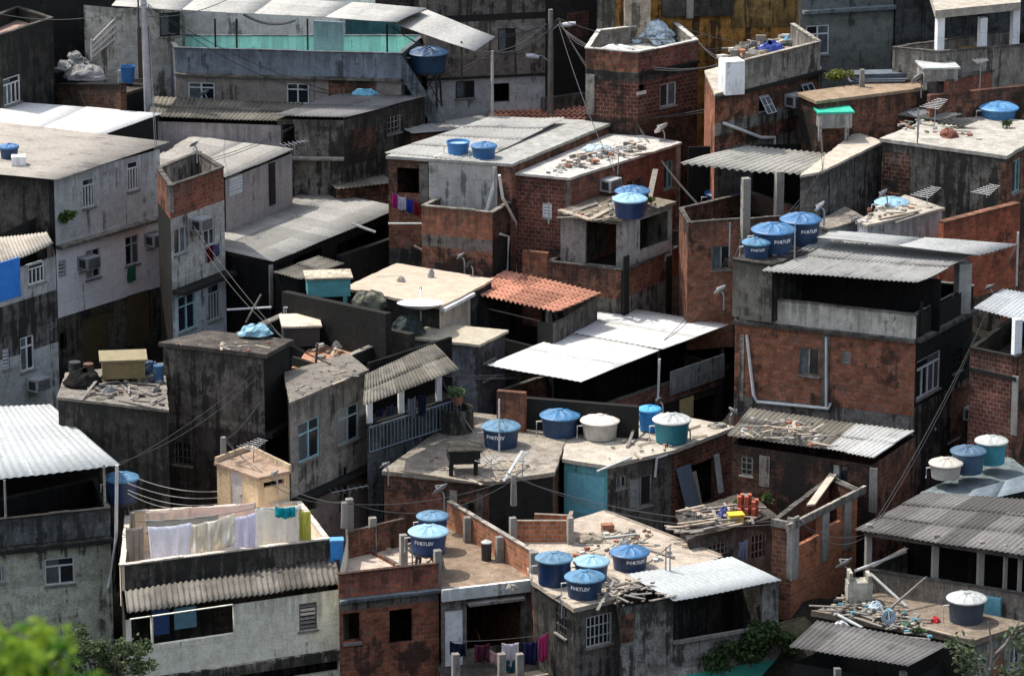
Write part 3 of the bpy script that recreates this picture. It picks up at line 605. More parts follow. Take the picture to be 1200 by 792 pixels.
# ===== middle back: brick houses
S1 = House('house', 'bare brick house with a concrete base and an open half built upper room', [(641,307),(733,318),(827,277),(735,262)], {0: BR_OLD, 1: brick((.27,.095,.06),.35), '*': BR_OLD}, ('par', .5, S_DK, C_MID, C_MID), H=7)
S1.bands = {1: [(S1.zc(349), plaster((.27,.265,.255),.5))], 0: [(S1.zc(352), C_MID)]}
for x in (733,783,823): S1.strip(1,x-3,x+3,300,400,C_BLK,'column',.05)
S1.strip(0,728,734,318,380,C_BLK,'column',.04)
S2 = House('upper_room', 'half built grey upper room with open sides below two stacked blue tanks', [(657,251),(730,259),(788,240),(722,226)], {0: plaster((.26,.265,.27),.4), 1: GREYW, '*': C_MID}, ('slab', slabm((.32,.28,.22),.4), .12, .15), cat='room', H=2.2, Y=S1.P[1].y+.4, clip=False)
S2.win(0,704,286,36,50,'hole'); S2.win(1,768,270,36,36,'hole')
T = House('house', 'brick house with a bright whitewashed flat roof crowded with odds and ends', [(605,205),(668,211),(797,170),(715,155)], {0: brick((.17,.06,.045),.4), 1: brick((.3,.105,.065),.3), '*': BR_OLD}, ('slab', S_WH, .1, .1), H=8, Y=S2.P[0].y+.9)
T.win(0,641,247,11,17,'louver',WHITEP,True); T.win(1,783,205,11,32,'alu2',paint((.15,.4,.42))); T.win(1,743,219,18,18,'alu2',C_LT); T.strip(1,792,796,172,270,C_LT,'column',.05); T.strip(0,663,668,212,280,CONCD,'column',.04)
U = House('house', 'brick house with a speckled white room below two blue tubs on its corner', [(455,186),(600,195),(718,146),(575,140)], {0: BR_OLD, 1: BR_OLD, '*': BR_DK}, ('slab', slabm((.5,.5,.47),.3,(.2,.2,.19)), .12, .1), H=8)
U.bands = {0: [(U.zc(300), C_DK)]}
U.win(0,478,212,26,30,'hole'); U.strip(0,503,583,192,246,plaster((.42,.43,.43),.2),'stucco_panel',.05); U.strip(0,492,502,192,242,CONCD,'column',.06); U.win(0,567,222,14,38,'door',paint((.04,.045,.05)),False)
U.sheet([(451,180,.1),(560,190,.1),(662,138,.7),(572,140,.7)], corr((.56,.55,.51),.14,.35), 'f')
U2 = House('balcony', 'brick walled balcony block stained with mould below the speckled white room', [(494,242),(577,250),(602,236),(520,229)], {0: BR_MID, 1: BR_DK, '*': BR_OLD}, ('par', .5, S_DK, C_MID, C_LT), cat='balcony', H=7, Y=U.P[1].y-1.6, clip=False)
U2.bands = {0: [(U2.zc(282), C_MID), (U2.zc(296), BR_OLD)], 1: [(U2.zc(282), C_BLK)]}
# ===== left back rows
X = House('house', 'long mauve house with a pale ribbed roof and a white louvred window', [(170,196),(264,211),(342,181),(232,165)], {1: MAUVE, '*': C_DK}, None, H=7, tops=[0,0,0.1,.1])
X.sheet([(168,193,.05),(264,208,.05),(344,176,.15),(225,160,.4)], corr((.42,.40,.36),.2,.3), 's', row=2.4); X.win(1,277,216,16,24,'louver',WHITEP,False); X.strip(1,315,321,190,240,C_BLK,'column',.08)
V_ = House('house', 'black mouldy box house with a grey corrugated roof', [(325,140),(403,141),(498,117),(405,112)], {0: plaster((.24,.23,.215),.62), 1: plaster((.13,.125,.115),.6), '*': C_BLK}, None, H=8, tops=[0,0,.3,.3])
V_.sheet([(321,136,.05),(406,138,.05),(500,113,.4),(398,110,.55)], corr((.33,.32,.31),.25,.4), 'f'); V_.win(0,338,158,14,24,'hole'); V_.win(1,462,146,16,20,'bars',CONC); V_.strip(1,408,440,150,190,BR_DK,'brick_patch',.02); V_.ledge(0,V_.zc(184),.1,CONC,.3)
W = House('house', 'long low mauve grey house below the pool terrace with a mossy roof', [(175,142),(329,147),(352,128),(190,122)], {0: MAUVE, 1: C_DK, '*': C_DK}, None, H=6, tops=[0,0,.5,.5])
W.sheet([(174,137,.05),(331,143,.05),(356,121,.6),(180,113,.6)], R_MOSS, 'f')
RW = House('house', 'dark house under a dazzling white metal roof', [(-40,160),(112,161),(187,135),(16,121)], {'*': C_BLK}, None, H=6, tops=[0,0,0,0])
RW.sheet([(-50,158,.06),(114,161,.06),(190,133,.06),(14,119,.06)], R_WHITE, 's', .25, .006, 4, .012)
# ===== right back
K1 = House('house', 'low grey block with patched pale sheets on its roof beside the red brick wall', [(1005,262),(1017,266),(1104,247),(1060,232)], {1: GREYW, 0: W_WALL, '*': C_DK}, ('slab', slabm((.6,.55,.47),.3,(.28,.2,.15)), .1, .12), H=4)
K2 = House('house', 'small low bluish block with a pale slab beside the satellite dish', [(955,264),(972,270),(1012,258),(990,245)], {'*': plaster((.38,.45,.47),.25)}, ('slab', S_MID, .08, .1), H=4)
OW = Wall('long red brick wall with a ragged top behind the corrugated roofs', (1106,262), (1196,239), brick((.4,.11,.06),.22,(.28,.14,.09)), .25, 3.2, BR_MID, Y=K1.P[1].y+.2)
Wall('dull red brick wall at the foot of the blackened slab house', (1040,226), (1110,236), brick((.26,.08,.05),.35), .25, 4, Y=K1.P[1].y+6, zb=-.2)
N1 = House('porch', 'dark open porch below wavy pale roofing with a big tank inside', [(796,245),(806,262),(960,252),(880,225)], {1: BR_MID, '*': BR_OLD}, ('par', .75, SHADE_BLK, BR_OLD, C_MID), H=5)
N1.win(1,845,302,22,28,'alu2',CONC); N1.sheet([(797,193,1.8),(955,206,1.6),(1000,183,1.75),(878,171,1.95)], corr((.52,.5,.44),.15,.35), 'f', .26, .045, 4, sag=.1)
for x,y in ((873,282),(912,274)): N1.post(x,y,72,.3,CONC)
N1.seg([(806,240),(955,236)],66,SHADE_BLK,.12,'back_wall')  # near-black backing added, painting the porch's shade
N2 = House('house', 'blackened grey house with a pale slab roof below the green topped basin', [(938,208),(962,204),(1033,169),(1002,158)], {0: C_MID, 1: plaster((.2,.2,.205),.6), '*': C_DK}, ('slab', slabm((.68,.6,.5),.2,(.35,.3,.25)), .1, .1), H=7)
AR = House('house', 'wide blackened concrete house with a bright whitewashed slab roof', [(1034,166),(1178,186),(1240,150),(1110,136)], {0: plaster((.22,.215,.2),.62), 1: BR_OLD, '*': C_DK}, ('slab', slabm((.62,.59,.52),.35,(.3,.28,.25)), .14, .12), H=8)
AR.strip(0,1034,1066,178,250,brick((.12,.055,.04),.6),'brick_patch',.02); AR.win(1,1191,206,9,38,'alu2',paint((.25,.45,.42))); AR.strip(0,1172,1178,190,260,BR_OLD,'column',.03)
Wl = House('house', 'low brick block with a bare earthy roof slab', [(936,112),(958,122),(1085,106),(1060,95)], {1: BR_OLD, '*': BR_DK}, ('slab', slabm((.44,.33,.23),.3,(.2,.16,.11)), .12, .1), H=5)
# ===== top row
TU = House('house', 'square red brick house with a white heap on its walled roof', [(686,57),(728,61),(748,62),(818,48),(790,25),(700,36)], {0: BR_MID, 1: BR_MID, 2: brick((.25,.08,.055),.28), 3: brick((.3,.12,.09),.2), '*': BR_OLD}, ('par', .7, S_WH, C_LT, S_WH), ci=2, H=9)
for i in (0,1,2): TU.bands[i] = [(TU.zc(86), C_DK), (TU.zc(97), brick((.15,.055,.04),.5)), (TU.zc(140), BR_DK)]
TU.ledge(2,TU.zc(85),.12,C_BLK,.12); TU.win(2,783,111,19,27,'alu2',ALU); TU.strip(0,687,697,87,134,C_LT,'column',.06); TU.win(2,752,103,9,7,'hole',sill=False); TU.strip(2,746,757,107,111,WHITEP,'patch',.02)
TR = House('house', 'brick and render house with tilted open windows and a walled roof terrace', [(826,86),(838,113),(963,82),(925,58)], {1: brick((.3,.11,.06),.5), 0: brick((.36,.13,.07),.4), '*': BR_OLD}, ('slab', S_LT, .1, .02), H=8)
TR.bands[1] = [(TR.z-1.1, plaster((.24,.235,.225),.5)), (TR.z-1.6, brick((.26,.095,.055),.6)), (TR.z-2.2, C_MID)]
TR.seg([(868,107),(961,83)],33,plaster((.33,.32,.305),.45),.15,'parapet',cap=C_LT); TR.seg([(961,83),(930,62)],33,C_LT,.15,'parapet',cap=C_LT)
TR.ledge(1,TR.z+.02,.14,C_BLK,.2); TR.win(1,895,122,12,20,'tilt',ALU,False); TR.win(1,945,109,14,23,'tilt',ALU,False); TR.post(857,109,38,.8,W_WALL)
PH = House('house', 'beige house with a blue grey walled pool terrace and long pale roof', [(196,42),(205,57),(470,64),(498,42)], {1: plaster((.24,.29,.36),.25), 0: BLUEST, '*': BLUEST}, ('par', .85, slabm((.3,.6,.58),.1), plaster((.42,.74,.7),.06), BLUEST), H=7)
PH.bands = {1: [(PH.zc(86), plaster((.3,.275,.26),.3))]}
PH.ledge(1,PH.zc(85),.1,C_LT,.25); PH.win(1,236,107,31,20,'alu4',WHITEP,False); PH.win(1,349,110,26,24,'alu4',WHITEP,False); PH.win(1,409,109,20,13,'alu2',C_DK,False); PH.strip(1,385,440,91,118,BR_OLD,'brick_patch',.02)
PH.sheet([(130,8,2.2),(465,26,1.75),(500,10,2.0),(150,-14,3.0)], corr((.6,.585,.545),.1,.22), 's', row=3.2); PH.sheet([(462,29,1.5),(556,61,.7),(580,44,.9),(500,13,1.9)], corr((.56,.55,.52),.1,.25), 's', row=2.5)
for x,y,h in ((253,80,56),(278,80,56),(361,80,56),(454,86,56),(541,100,50)): PH.post(x,y,h,.08,C_DK,round_=True)
PH.seg([(200,52),(440,58)],80,plaster((.8,.79,.77),.2),.12,'back_wall'); PH.seg([(368,74),(402,76)],48,plaster((.27,.37,.43),.1),.12,'partition'); PH.seg([(405,58),(470,62)],40,plaster((.05,.15,.17),.2),.12,'back_wall')
m = MB(); a, b = PH.P[2], PH.F[1].pt(PH.F[1].len+1.7,PH.z-2.6); m.box(a-V((0,0,1.0)), b-a, V((0,.16,0)), V((0,0,1.0))); m.build('stair_wall', BLUEST, PH.root); m = MB()
for i in range(9): p = a.lerp(b,i/9); m.box(p+V((0,.17,-1.25)), V(((b-a).x/9,0,0)), V((0,1.1,0)), V((0,0,.3)))
m.build('stairs', C_DK, PH.root)
PB = House('house', 'white walled house behind the pole with a brown door and small windows', [(98,6),(140,10),(216,6),(200,-15)], {1: plaster((.55,.55,.53),.35), 0: plaster((.5,.5,.48),.4), '*': C_DK}, None, H=6, Y=PH.P[1].y+1.0, clip=False)
PB.win(1,199,29,24,28,'alu2',C_DK); PB.win(1,169,62,15,60,'door',paint((.11,.07,.04)),False)
LT = House('house', 'black stained house with a pale edged roof terrace at the left edge', [(-40,34),(0,42),(62,22),(20,8)], {'*': plaster((.07,.07,.068),.7)}, ('par', .5, slabm((.55,.38,.32),.2), C_DK, C_MID), H=9)
LT.win(1,14,106,20,32,'tall',WHITEP)
LC = House('house', 'small black concrete cube house beside the pole', [(130,108),(140,114),(178,103),(165,94)], {'*': C_BLK}, ('slab', S_DK, .12, .1), H=5, Y=RW.P[3].y+.4)
Wall('dark brick wall climbing towards the blue tub by the street pole', (66,100), (141,100), BR_DK, .3, 6, C_BLK, Y=LC.P[0].y+.6, zb=.8)
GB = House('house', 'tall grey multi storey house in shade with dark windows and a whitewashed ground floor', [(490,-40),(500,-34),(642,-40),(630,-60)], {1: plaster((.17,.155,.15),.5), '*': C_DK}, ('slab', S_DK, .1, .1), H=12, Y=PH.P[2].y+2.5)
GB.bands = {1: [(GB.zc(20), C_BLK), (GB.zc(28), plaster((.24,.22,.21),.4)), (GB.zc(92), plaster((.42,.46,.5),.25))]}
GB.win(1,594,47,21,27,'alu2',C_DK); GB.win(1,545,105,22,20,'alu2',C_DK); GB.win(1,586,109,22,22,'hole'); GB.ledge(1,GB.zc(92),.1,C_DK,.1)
OH = House('house', 'ochre painted house with a recessed balcony', [(700,-50),(722,-44),(941,-50),(920,-70)], {1: OCHRE, '*': C_DK}, ('slab', S_DK, .1, .1), H=11)
OH.win(1,816,4,80,32,'hole'); OH.strip(1,775,858,-16,18,plaster((.1,.095,.09),.5),'balcony_wall',.3); OH.strip(1,730,760,-20,52,plaster((.45,.4,.34),.35),'pale_bay',.5); OH.strip(1,858,932,-20,32,plaster((.42,.29,.12),.45),'pale_panel',.03); OH.strip(1,803,811,-16,20,CONC,'column',.35)
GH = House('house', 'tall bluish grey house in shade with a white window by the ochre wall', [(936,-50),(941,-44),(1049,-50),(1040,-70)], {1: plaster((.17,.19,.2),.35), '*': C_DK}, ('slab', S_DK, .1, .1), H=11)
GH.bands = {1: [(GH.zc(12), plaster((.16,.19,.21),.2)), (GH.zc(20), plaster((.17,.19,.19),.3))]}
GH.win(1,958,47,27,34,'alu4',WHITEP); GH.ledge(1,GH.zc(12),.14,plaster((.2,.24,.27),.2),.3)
RT = House('house', 'open terrace house with square white posts under a sunlit slab', [(1046,56),(1100,62),(1215,52),(1190,35)], {1: C_LT, 0: C_LT, '*': C_DK}, ('par', .8, slabm((.42,.39,.35),.3), C_LT, C_MID, {2: 1}), H=6)
m = MB(); m.prism([(p.x, p.y) for p in [pz(1096,22,RT.z+1.3), pz(1196,12,RT.z+1.3), pz(1190,-22,RT.z+1.3), pz(1085,-14,RT.z+1.3)]], RT.z+1.3, RT.z+1.62); m.build('canopy_slab', [S_LT], RT.root)
for x,y,h in ((1100,80,62),(1150,74,52),(1188,70,58)): RT.post(x,y,h,.3,W_WALL)
RT.seg([(1090,36),(1215,28)],66,plaster((.3,.22,.12),.4),.12,'back_wall')
Wall('stepped red brick wall with ragged end beside the open terrace', (1112,96), (1205,74), brick((.36,.115,.065),.2), .25, 2.1, C_MID, Y=RT.P[1].y-1.0)
Wall('long dull brick wall behind the blue pool tank', (1090,112), (1210,100), BR_OLD, .25, 3.5, Y=RT.P[1].y-1.6)
AL = House('house', 'black alley house with a brick upper corner behind the street lamps', [(632,-30),(640,-24),(700,-30),(690,-50)], {'*': C_BLK}, ('slab', S_DK, .1, .1), H=11, Y=PH.P[2].y+3.5)
AL.strip(1,664,690,14,60,BR_DK,'brick_patch',.03)
for x0, x1, nm, mt in ((-60,130,'dark house closing the upper left corner behind the black stained house', C_BLK),(100,520,'long dark house behind the pool terrace roof', C_DK),(1040,1260,'dark house closing the upper right corner behind the open terrace', plaster((.08,.09,.1),.5))):
    hh = House('house', nm, [(x0,-70),(x0+12,-60),(x1,-66),(x1-12,-86)], {'*': mt}, ('slab', S_DK, .1, .1), H=12)
U3 = House('house', 'low house under bright corrugated sheets behind the black box house', [(474,152),(482,159),(578,149),(564,138)], {'*': BR_OLD}, None, H=5, clip=False, Y=U.P[3].y+1.2); U3.sheet([(472,151,.1),(482,157,.1),(584,146,.15),(566,136,.15)], R_LT, 'f')
M2 = House('house', 'low house whose faded red tile rows show behind the tiled flat roof', [(572,148),(582,153),(690,146),(676,130)], {'*': BR_OLD}, None, H=5, clip=False, Y=U.P[3].y+3.5); M2.sheet([(570,147,.1),(690,145,.1),(688,124,.4),(576,124,.4)], R_CLAY, 'f', .24, .05, .6, .06, sag=.03)
V2 = House('shed', 'small brick shed with a mossy roof left of the magenta washing', [(388,217),(394,221),(460,215),(450,206)], {1: BR_OLD, '*': BR_DK}, None, cat='shed', H=5, clip=False, Y=Y.P[2].y+1.5, group='sheds'); V2.sheet([(386,216,.06),(394,222,.06),(462,215,.1),(448,205,.1)], R_MOSS, 's')
Y2 = House('shed', 'low shed of grey sheets tucked beneath the edge of the carport roof', [(322,320),(350,327),(402,309),(374,301)], {'*': SHADE_BLK}, None, cat='shed', H=4, clip=False, Y=Y.P[1].y-1.1, group='sheds'); Y2.sheet([(320,320,.05),(352,328,.05),(404,309,.08),(374,300,.08)], R_MOSS, 'f')
Wall('stub of orange block wall between the white roof and the tile roof houses', (612,294), (641,297), BR_MID, .25, 3, Y=S1.P[0].y+.35)
Wall('low grey cement wall in front of the black alley', (638,116), (690,109), C_MID, .3, 2.5, Y=U.P[3].y+6)
for h in HOUSES: h.finish()
# ------------------------------------------------------------------ terrain, sky, light, camera
def build_world():
    pts = [(h.P[h.ci].x, h.P[h.ci].y, h.z-h.H+1.0) for h in HOUSES]+[(sum(p.x for p in h.P)/h.n, sum(p.y for p in h.P)/h.n, h.z-h.H+1.0) for h in HOUSES]
    def hz(x, y):
        base = SLOPE*(y-144)-6.0
        w = 0; a = 0
        for px, py, z in pts:
            d = (x-px)**2+(y-py)**2+3; q = 1/d/d; w += q; a += q*z
        loc = a/w; near = min((x-px)**2+(y-py)**2 for px, py, z in pts)
        k = math.exp(-near/150)
        z = base*(1-k)+min(loc, base+3)*k
        if y < 118:       # valley, then the viewpoint's own hill
            v = SLOPE*(118-144)-6.0
            t = max(0, min(1, (118-y)/40)); z2 = v-4*t
            if y < 78: z2 = v-4+(CAM.z-9-(v-4))*max(0, min(1, (78-y)/72))**1.25
            z = z2 if y < 110 else z*(y-110)/8+z2*(118-y)/8
        if y > 260: z = SLOPE*(260-144)-6+(y-260)*.25
        if y > 600: z = SLOPE*(260-144)-6+340*.25
        return z
    m = MB(); xs = [-2500,-900,-300,-120,-60]+[-40+2*i for i in range(41)]+[60,120,300,900,2500]; ys = [-1500,-300,-60,-10,0,6,12,18,24,30,40,55,70,78,90,100,106,110]+[112+2*i for i in range(50)]+[220,260,320,450,600,1200,3000]
    g = [[V((x, y, hz(x, y))) for x in xs] for y in ys]
    for j in range(len(ys)-1):
        for i in range(len(xs)-1): m.face([g[j][i], g[j][i+1], g[j+1][i+1], g[j+1][i]], 0, [(0,0)]*4)
    o = m.build('terrain', slabm((.05,.046,.036), .5, (.02,.02,.018)), smooth=True, weld=True); tag(o, None, None, kind='structure')
    return hz
HZ = build_world()
TOSUN = V((-.5, .28, 1)).normalized()
w = bpy.data.worlds.new('World'); SC.world = w; w.use_nodes = True; nt = w.node_tree
bg = nt.nodes['Background']; sky = nt.nodes.new('ShaderNodeTexSky'); sky.sky_type = 'NISHITA'; sky.sun_disc = False; sky.dust_density = 2.0; sky.ozone_density = .7
el = math.asin(TOSUN.z); az = math.atan2(TOSUN.x, TOSUN.y)
sky.sun_elevation = el; sky.sun_rotation = az; hs = nt.nodes.new('ShaderNodeHueSaturation'); hs.inputs['Saturation'].default_value = .55; nt.links.new(sky.outputs[0], hs.inputs['Color']); nt.links.new(hs.outputs[0], bg.inputs[0]); bg.inputs[1].default_value = SKY
L = bpy.data.lights.new('Sun', 'SUN'); L.energy = SUN; L.angle = math.radians(.5); L.color = (1, .95, .87)
lo = bpy.data.objects.new('Sun', L); COL.objects.link(lo); lo.rotation_euler = (-TOSUN).to_track_quat('-Z', 'Y').to_euler()
cd = bpy.data.cameras.new('Camera'); co = bpy.data.objects.new('Camera', cd); COL.objects.link(co); co.location = CAM
co.rotation_euler = (math.pi/2-PITCH, 0, 0); cd.angle = 2*math.atan(TH); cd.sensor_fit = 'HORIZONTAL'; cd.clip_end = 8000; cd.clip_start = .5
cd.dof.use_dof = True; cd.dof.focus_distance = 150; cd.dof.aperture_fstop = 3.0
SC.camera = co
SC.view_settings.view_transform = 'Standard'; SC.view_settings.look = 'None'; SC.view_settings.exposure = EXPO; SC.view_settings.gamma = 1
SC.cycles.max_bounces = 5; SC.cycles.diffuse_bounces = 3; SC.cycles.use_denoising = True
# ------------------------------------------------------------------ loose things
BLUE_B = paint((.012, .045, .13), .45, 0, .3); BLUE_L = paint((.08, .25, .45), .55, 0, .3); BLUE_P = paint((.22, .38, .47), .6, 0, .25); BRIGHT = paint((.02, .2, .55), .45)
BEIGE_T = paint((.42, .39, .34), .7); WHITE_L = paint((.42, .44, .42), .6, 0, .4); TEAL_T = paint((.02, .16, .2), .5); GREYB = paint((.04, .055, .075), .6); FADED = paint((.05, .1, .16), .6); TURQ = paint((.05, .28, .34), .6)
STEEL = paint((.3, .31, .32), .5, .3); DARKM = paint((.03, .03, .032), .6); RUST = paint((.12, .06, .035), .85)
PVC = paint((.55, .55, .53), .5); ROPE = paint((.05, .05, .05), .8); WOOD = paint((.34, .28, .21), .9, 0, .4); WOODG = paint((.2, .18, .155), .9, 0, .4)
def text_part(word, p, R, size, parent, mat, ang=0.):
    """raised lettering wrapped round a tank of radius R centred on p (p.z = text height)"""
    c = bpy.data.curves.new('lettering', 'FONT'); c.body = word; c.size = size; c.align_x = 'CENTER'; c.extrude = .004; c.offset = size*.035; c.resolution_u = 1
    o = bpy.data.objects.new('lettering', c); COL.objects.link(o); bpy.context.view_layer.update()
    me = bpy.data.meshes.new_from_object(o.evaluated_get(bpy.context.evaluated_depsgraph_get())); bpy.data.objects.remove(o)
    off = ROOT[parent.name]
    for v in me.vertices:
        a = v.co.x/R+ang; r = R+.012+v.co.z
        v.co = V((p.x+r*math.sin(a), p.y-r*math.cos(a), p.z+v.co.y))-off
    me.materials.clear(); me.materials.append(mat); o = bpy.data.objects.new('lettering', me); COL.objects.link(o); o.parent = parent; ROOT[o.name] = off
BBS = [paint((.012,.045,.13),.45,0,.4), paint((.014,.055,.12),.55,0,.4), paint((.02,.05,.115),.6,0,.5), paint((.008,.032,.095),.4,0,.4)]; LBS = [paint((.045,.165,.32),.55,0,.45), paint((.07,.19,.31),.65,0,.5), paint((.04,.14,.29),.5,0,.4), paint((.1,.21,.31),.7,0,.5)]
TG = 'plastic water tanks on the roofs'
def tank(cx, yl, yb, w, z, label, body=None, lid=None, word=None, legs=0, ang=0., lidless=False, name='water_tank'):
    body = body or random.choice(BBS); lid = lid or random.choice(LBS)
    p = pz(cx, yb-.115*w, z); k = sc(p); R = w/2/k; h = (yb-.115*w-yl)/k/.955
    t = thing(name, label, 'water tank', p-V((0, 0, legs)), TG); rb = R*.84; zz = p
    m = MB(); m.lathe(zz, [(0, .0), (rb, 0), (rb+(R*.95-rb)*.5, h*.5), (R*.95, h*.93), (R*1.02, h*.93), (R*1.02, h), (R*.94, h), (R*.9, h*.82)] if lidless else [(0, 0), (rb, 0), (rb+(R*.95-rb)*.25, h*.3), (rb+(R*.95-rb)*.27, h*.34), (rb+(R*.95-rb)*.6, h*.64), (rb+(R*.95-rb)*.62, h*.68), (R*.95, h*.95), (0, h*.95)], 40)
    b = m.build('tank_body', body, t, smooth=False); 
    for pl in b.data.polygons: pl.use_smooth = len(pl.vertices) == 4
    m = MB(); dz = R*.27
    if lidless: m.lathe(zz, [(0, h*.8), (R*.92, h*.8)], 30); m.build('water', paint((.35, .5, .55), .1), t)
    else:
        def rid(r, i, n):
            q = min(1, r/R); q = q*(1-q**3)*.8; return (.075 if i % 4 in (0,) else (-.0 if i % 4 == 2 else .02))*R*q*2.2
        m.lathe(zz+V((0, 0, h)), [(R*1.03, -.05), (R*1.05, .0), (R*.98, .035), (R*.7, dz*.5), (R*.4, dz*.78), (R*.2, dz*.95), (R*.18, dz*1.0), (0, dz*1.0)], 40, fn=rid); l = m.build('tank_lid', lid, t)
        m = MB(); m.lathe(zz+V((0, 0, h+dz*.98)), [(R*.17, 0), (R*.17, .035), (0, .05)], 14); m.build('lid_cap', lid, l)
    if word: text_part(word, zz+V((0, 0, h*.56)), rb+(R*.95-rb)*.72, min(.17, R*.25), t, paint((.7, .72, .72), .6), ang)
    m = MB(); m.tube([zz+V((-R*.9, -.25*R, h*.75)), zz+V((-R*1.18, -.3*R, h*.75)), zz+V((-R*1.2, -.32*R, .02))], .03, 6); m.build('inlet_pipe', PVC, t)
    if legs:
        m = MB()
        for i in range(4):
            a = .6+i*math.pi/2; q = zz+V((math.cos(a), math.sin(a), 0))*rb*.8; m.tube([q+V((0, 0, 0)), q-V((0, 0, legs))+V((math.cos(a), math.sin(a), 0))*.1], .05, 6)
            a2 = a+math.pi/2; q2 = zz+V((math.cos(a2), math.sin(a2), 0))*rb*.8; m.tube([q-V((0, 0, legs*.9)), q2-V((0, 0, .05))], .025, 5)
        m.lathe(zz-V((0, 0, .07)), [(0, 0), (rb*1.05, 0), (rb*1.05, .06), (0, .06)], 20); m.build('stand', DARKM, t)
    return t
def dish(cx, cy, w, label, h=None, z=None, Y=None, drop=.7, aim=(-.5, .4, .75), mat=None):
    p = pz(cx, cy, z) if z is not None else pY(cx, cy, Y)
    R = w/2/sc(p); n = V(aim).normalized(); t = thing('satellite_dish', label, 'satellite dish', p-V((0, 0, drop)), 'satellite dishes on the roofs')
    m = MB(); m.lathe(p, [(0, -.0), (R*.35, R*.03), (R*.7, R*.12), (R, R*.26)], 24, axis=n); m.build('reflector', mat or STEEL, t, smooth=True, solid=.015, weld=True)
    m = MB(); e = p+n*R*1.05+V((0, 0, -.1)); s = n.cross(V((0, 0, 1))).normalized(); d = s.cross(n)
    m.tube([p+d*(R*.9)+n*R*.2, e], .018, 5); m.tube([e, e-n*.12], .045, 8); m.build('receiver_arm', STEEL, t)
    m = MB(); m.tube([p-n*.03, p-n*.15, p-n*.18-V((0, 0, .1)), V((p.x-n.x*.18, p.y-n.y*.18, p.z-drop))], .03, 6); m.build('mast', STEEL, t); return t
def aircon(h, side, cx, cy, label, w=.75):
    f = h.F[side]; u, z = f.uz(cx, cy); t = thing('air_conditioner', label, 'air conditioner', f.pt(u, z-.35, 0), 'window air conditioners')
    m = MB(); f.bx(m, u-w/2, u+w/2, z-.24, z+.24, .01, .55); b = m.build('casing', paint((.33, .34, .34), .7, 0, .4), t)
    m = MB()
    for i in range(6): f.bx(m, u-w/2+.06, u+w/2-.06, z-.18+i*.065, z-.15+i*.065, .555, .57)
    f.bx(m, u-w/2-.005, u-w/2-.002, z-.16, z+.16, .12, .45); f.bx(m, u+w/2+.002, u+w/2+.006, z-.16, z+.16, .12, .45); m.build('grille', DARKM, b)
    m = MB()
    for s in (-.3, .3): m.tube([f.pt(u+s, z-.25, .5), f.pt(u+s, z-.45, .02)], .015, 5)
    m.build('bracket', RUST, t)
def cloth(a, b, hp, Y, label, col, name='hanging_cloth', wav=.05, cat='laundry', group='laundry', tap=.0, th=.008, Y2=None):
    A = pY(a[0], a[1], Y); B = pY(b[0], b[1], Y2 or Y); d = B-A; hgt = mpx(A, hp); n = V((-d.y, d.x, 0)).normalized(); m = MB(); nu, nv = 22, 12; sd = random.random()*9
    g = []
    for j in range(nv+1):
        r = []
        for i in range(nu+1):
            u = i/nu; v = j/nv; sagz = -.06*math.sin(u*math.pi)
            q = A+d*(u*(1-tap*v)+tap*v/2)+V((0, 0, -hgt*v+sagz-.04*mnoise.noise(V((u*3+sd, 9, 0)))*v))+n*(wav*1.7*(math.sin(u*17+sd+v*1.5)*.6+.35*math.sin(u*41+sd*3)+mnoise.noise(V((u*4+sd, v*2, 0))))*(.3+v))
            r.append(q)
        g.append(r)
    for j in range(nv):
        for i in range(nu): m.face([g[j][i], g[j+1][i], g[j+1][i+1], g[j][i+1]])
    o = m.build(name, clothm(col), None, smooth=True, solid=th, weld=True); return tag(o, label, cat, group)
def clothm(col):
    k = ('cl', col)
    if k in MC: return MC[k]
    m, nt, b = newmat('cloth'); b.inputs['Base Color'].default_value = rgb(col); b.inputs['Roughness'].default_value = .9
    p = pos(nt); c = mix(nt, mapr(nt, noise(nt, p, 6), .35, .7, 0, .3), col, tuple(x*.7 for x in col)); nt.links.new(c, b.inputs['Base Color'])
    t = N(nt, 'ShaderNodeBsdfTranslucent'); nt.links.new(c, t.inputs[0]); mx = N(nt, 'ShaderNodeMixShader'); mx.inputs[0].default_value = .45
    out = [n for n in nt.nodes if n.type == 'OUTPUT_MATERIAL'][0]; nt.links.new(b.outputs[0], mx.inputs[1]); nt.links.new(t.outputs[0], mx.inputs[2]); nt.links.new(mx.outputs[0], out.inputs[0]); MC[k] = m; return m
def heap(cx, cy, w, hp, z, label, name, cat, mat, n=26, Y=None):
    p = pz(cx, cy, z) if Y is None else pY(cx, cy, Y); R = w/2/sc(p); H = mpx(p, hp); m = MB()
    for q in range(n):
        v = random.random()**1.3; a = random.random()*6.28; rr = R*(1-v)*random.random()**.5; c = p+V((rr*math.cos(a), rr*.6*math.sin(a), H*v*.8)); s = R*random.uniform(.22, .4); sd = random.random()*40
        pr = [(s*math.sin(t*math.pi/7), s*.8*(1-math.cos(t*math.pi/7))*.5) for t in range(8)]
        m.lathe(c, pr, 10, axis=V((random.gauss(0,.4), random.gauss(0,.4), 1)), fn=lambda r, k, n: s*.5*mnoise.noise(V((r*7+sd, k*1.3, sd))))
    return tag(m.build(name, mat), label, cat)
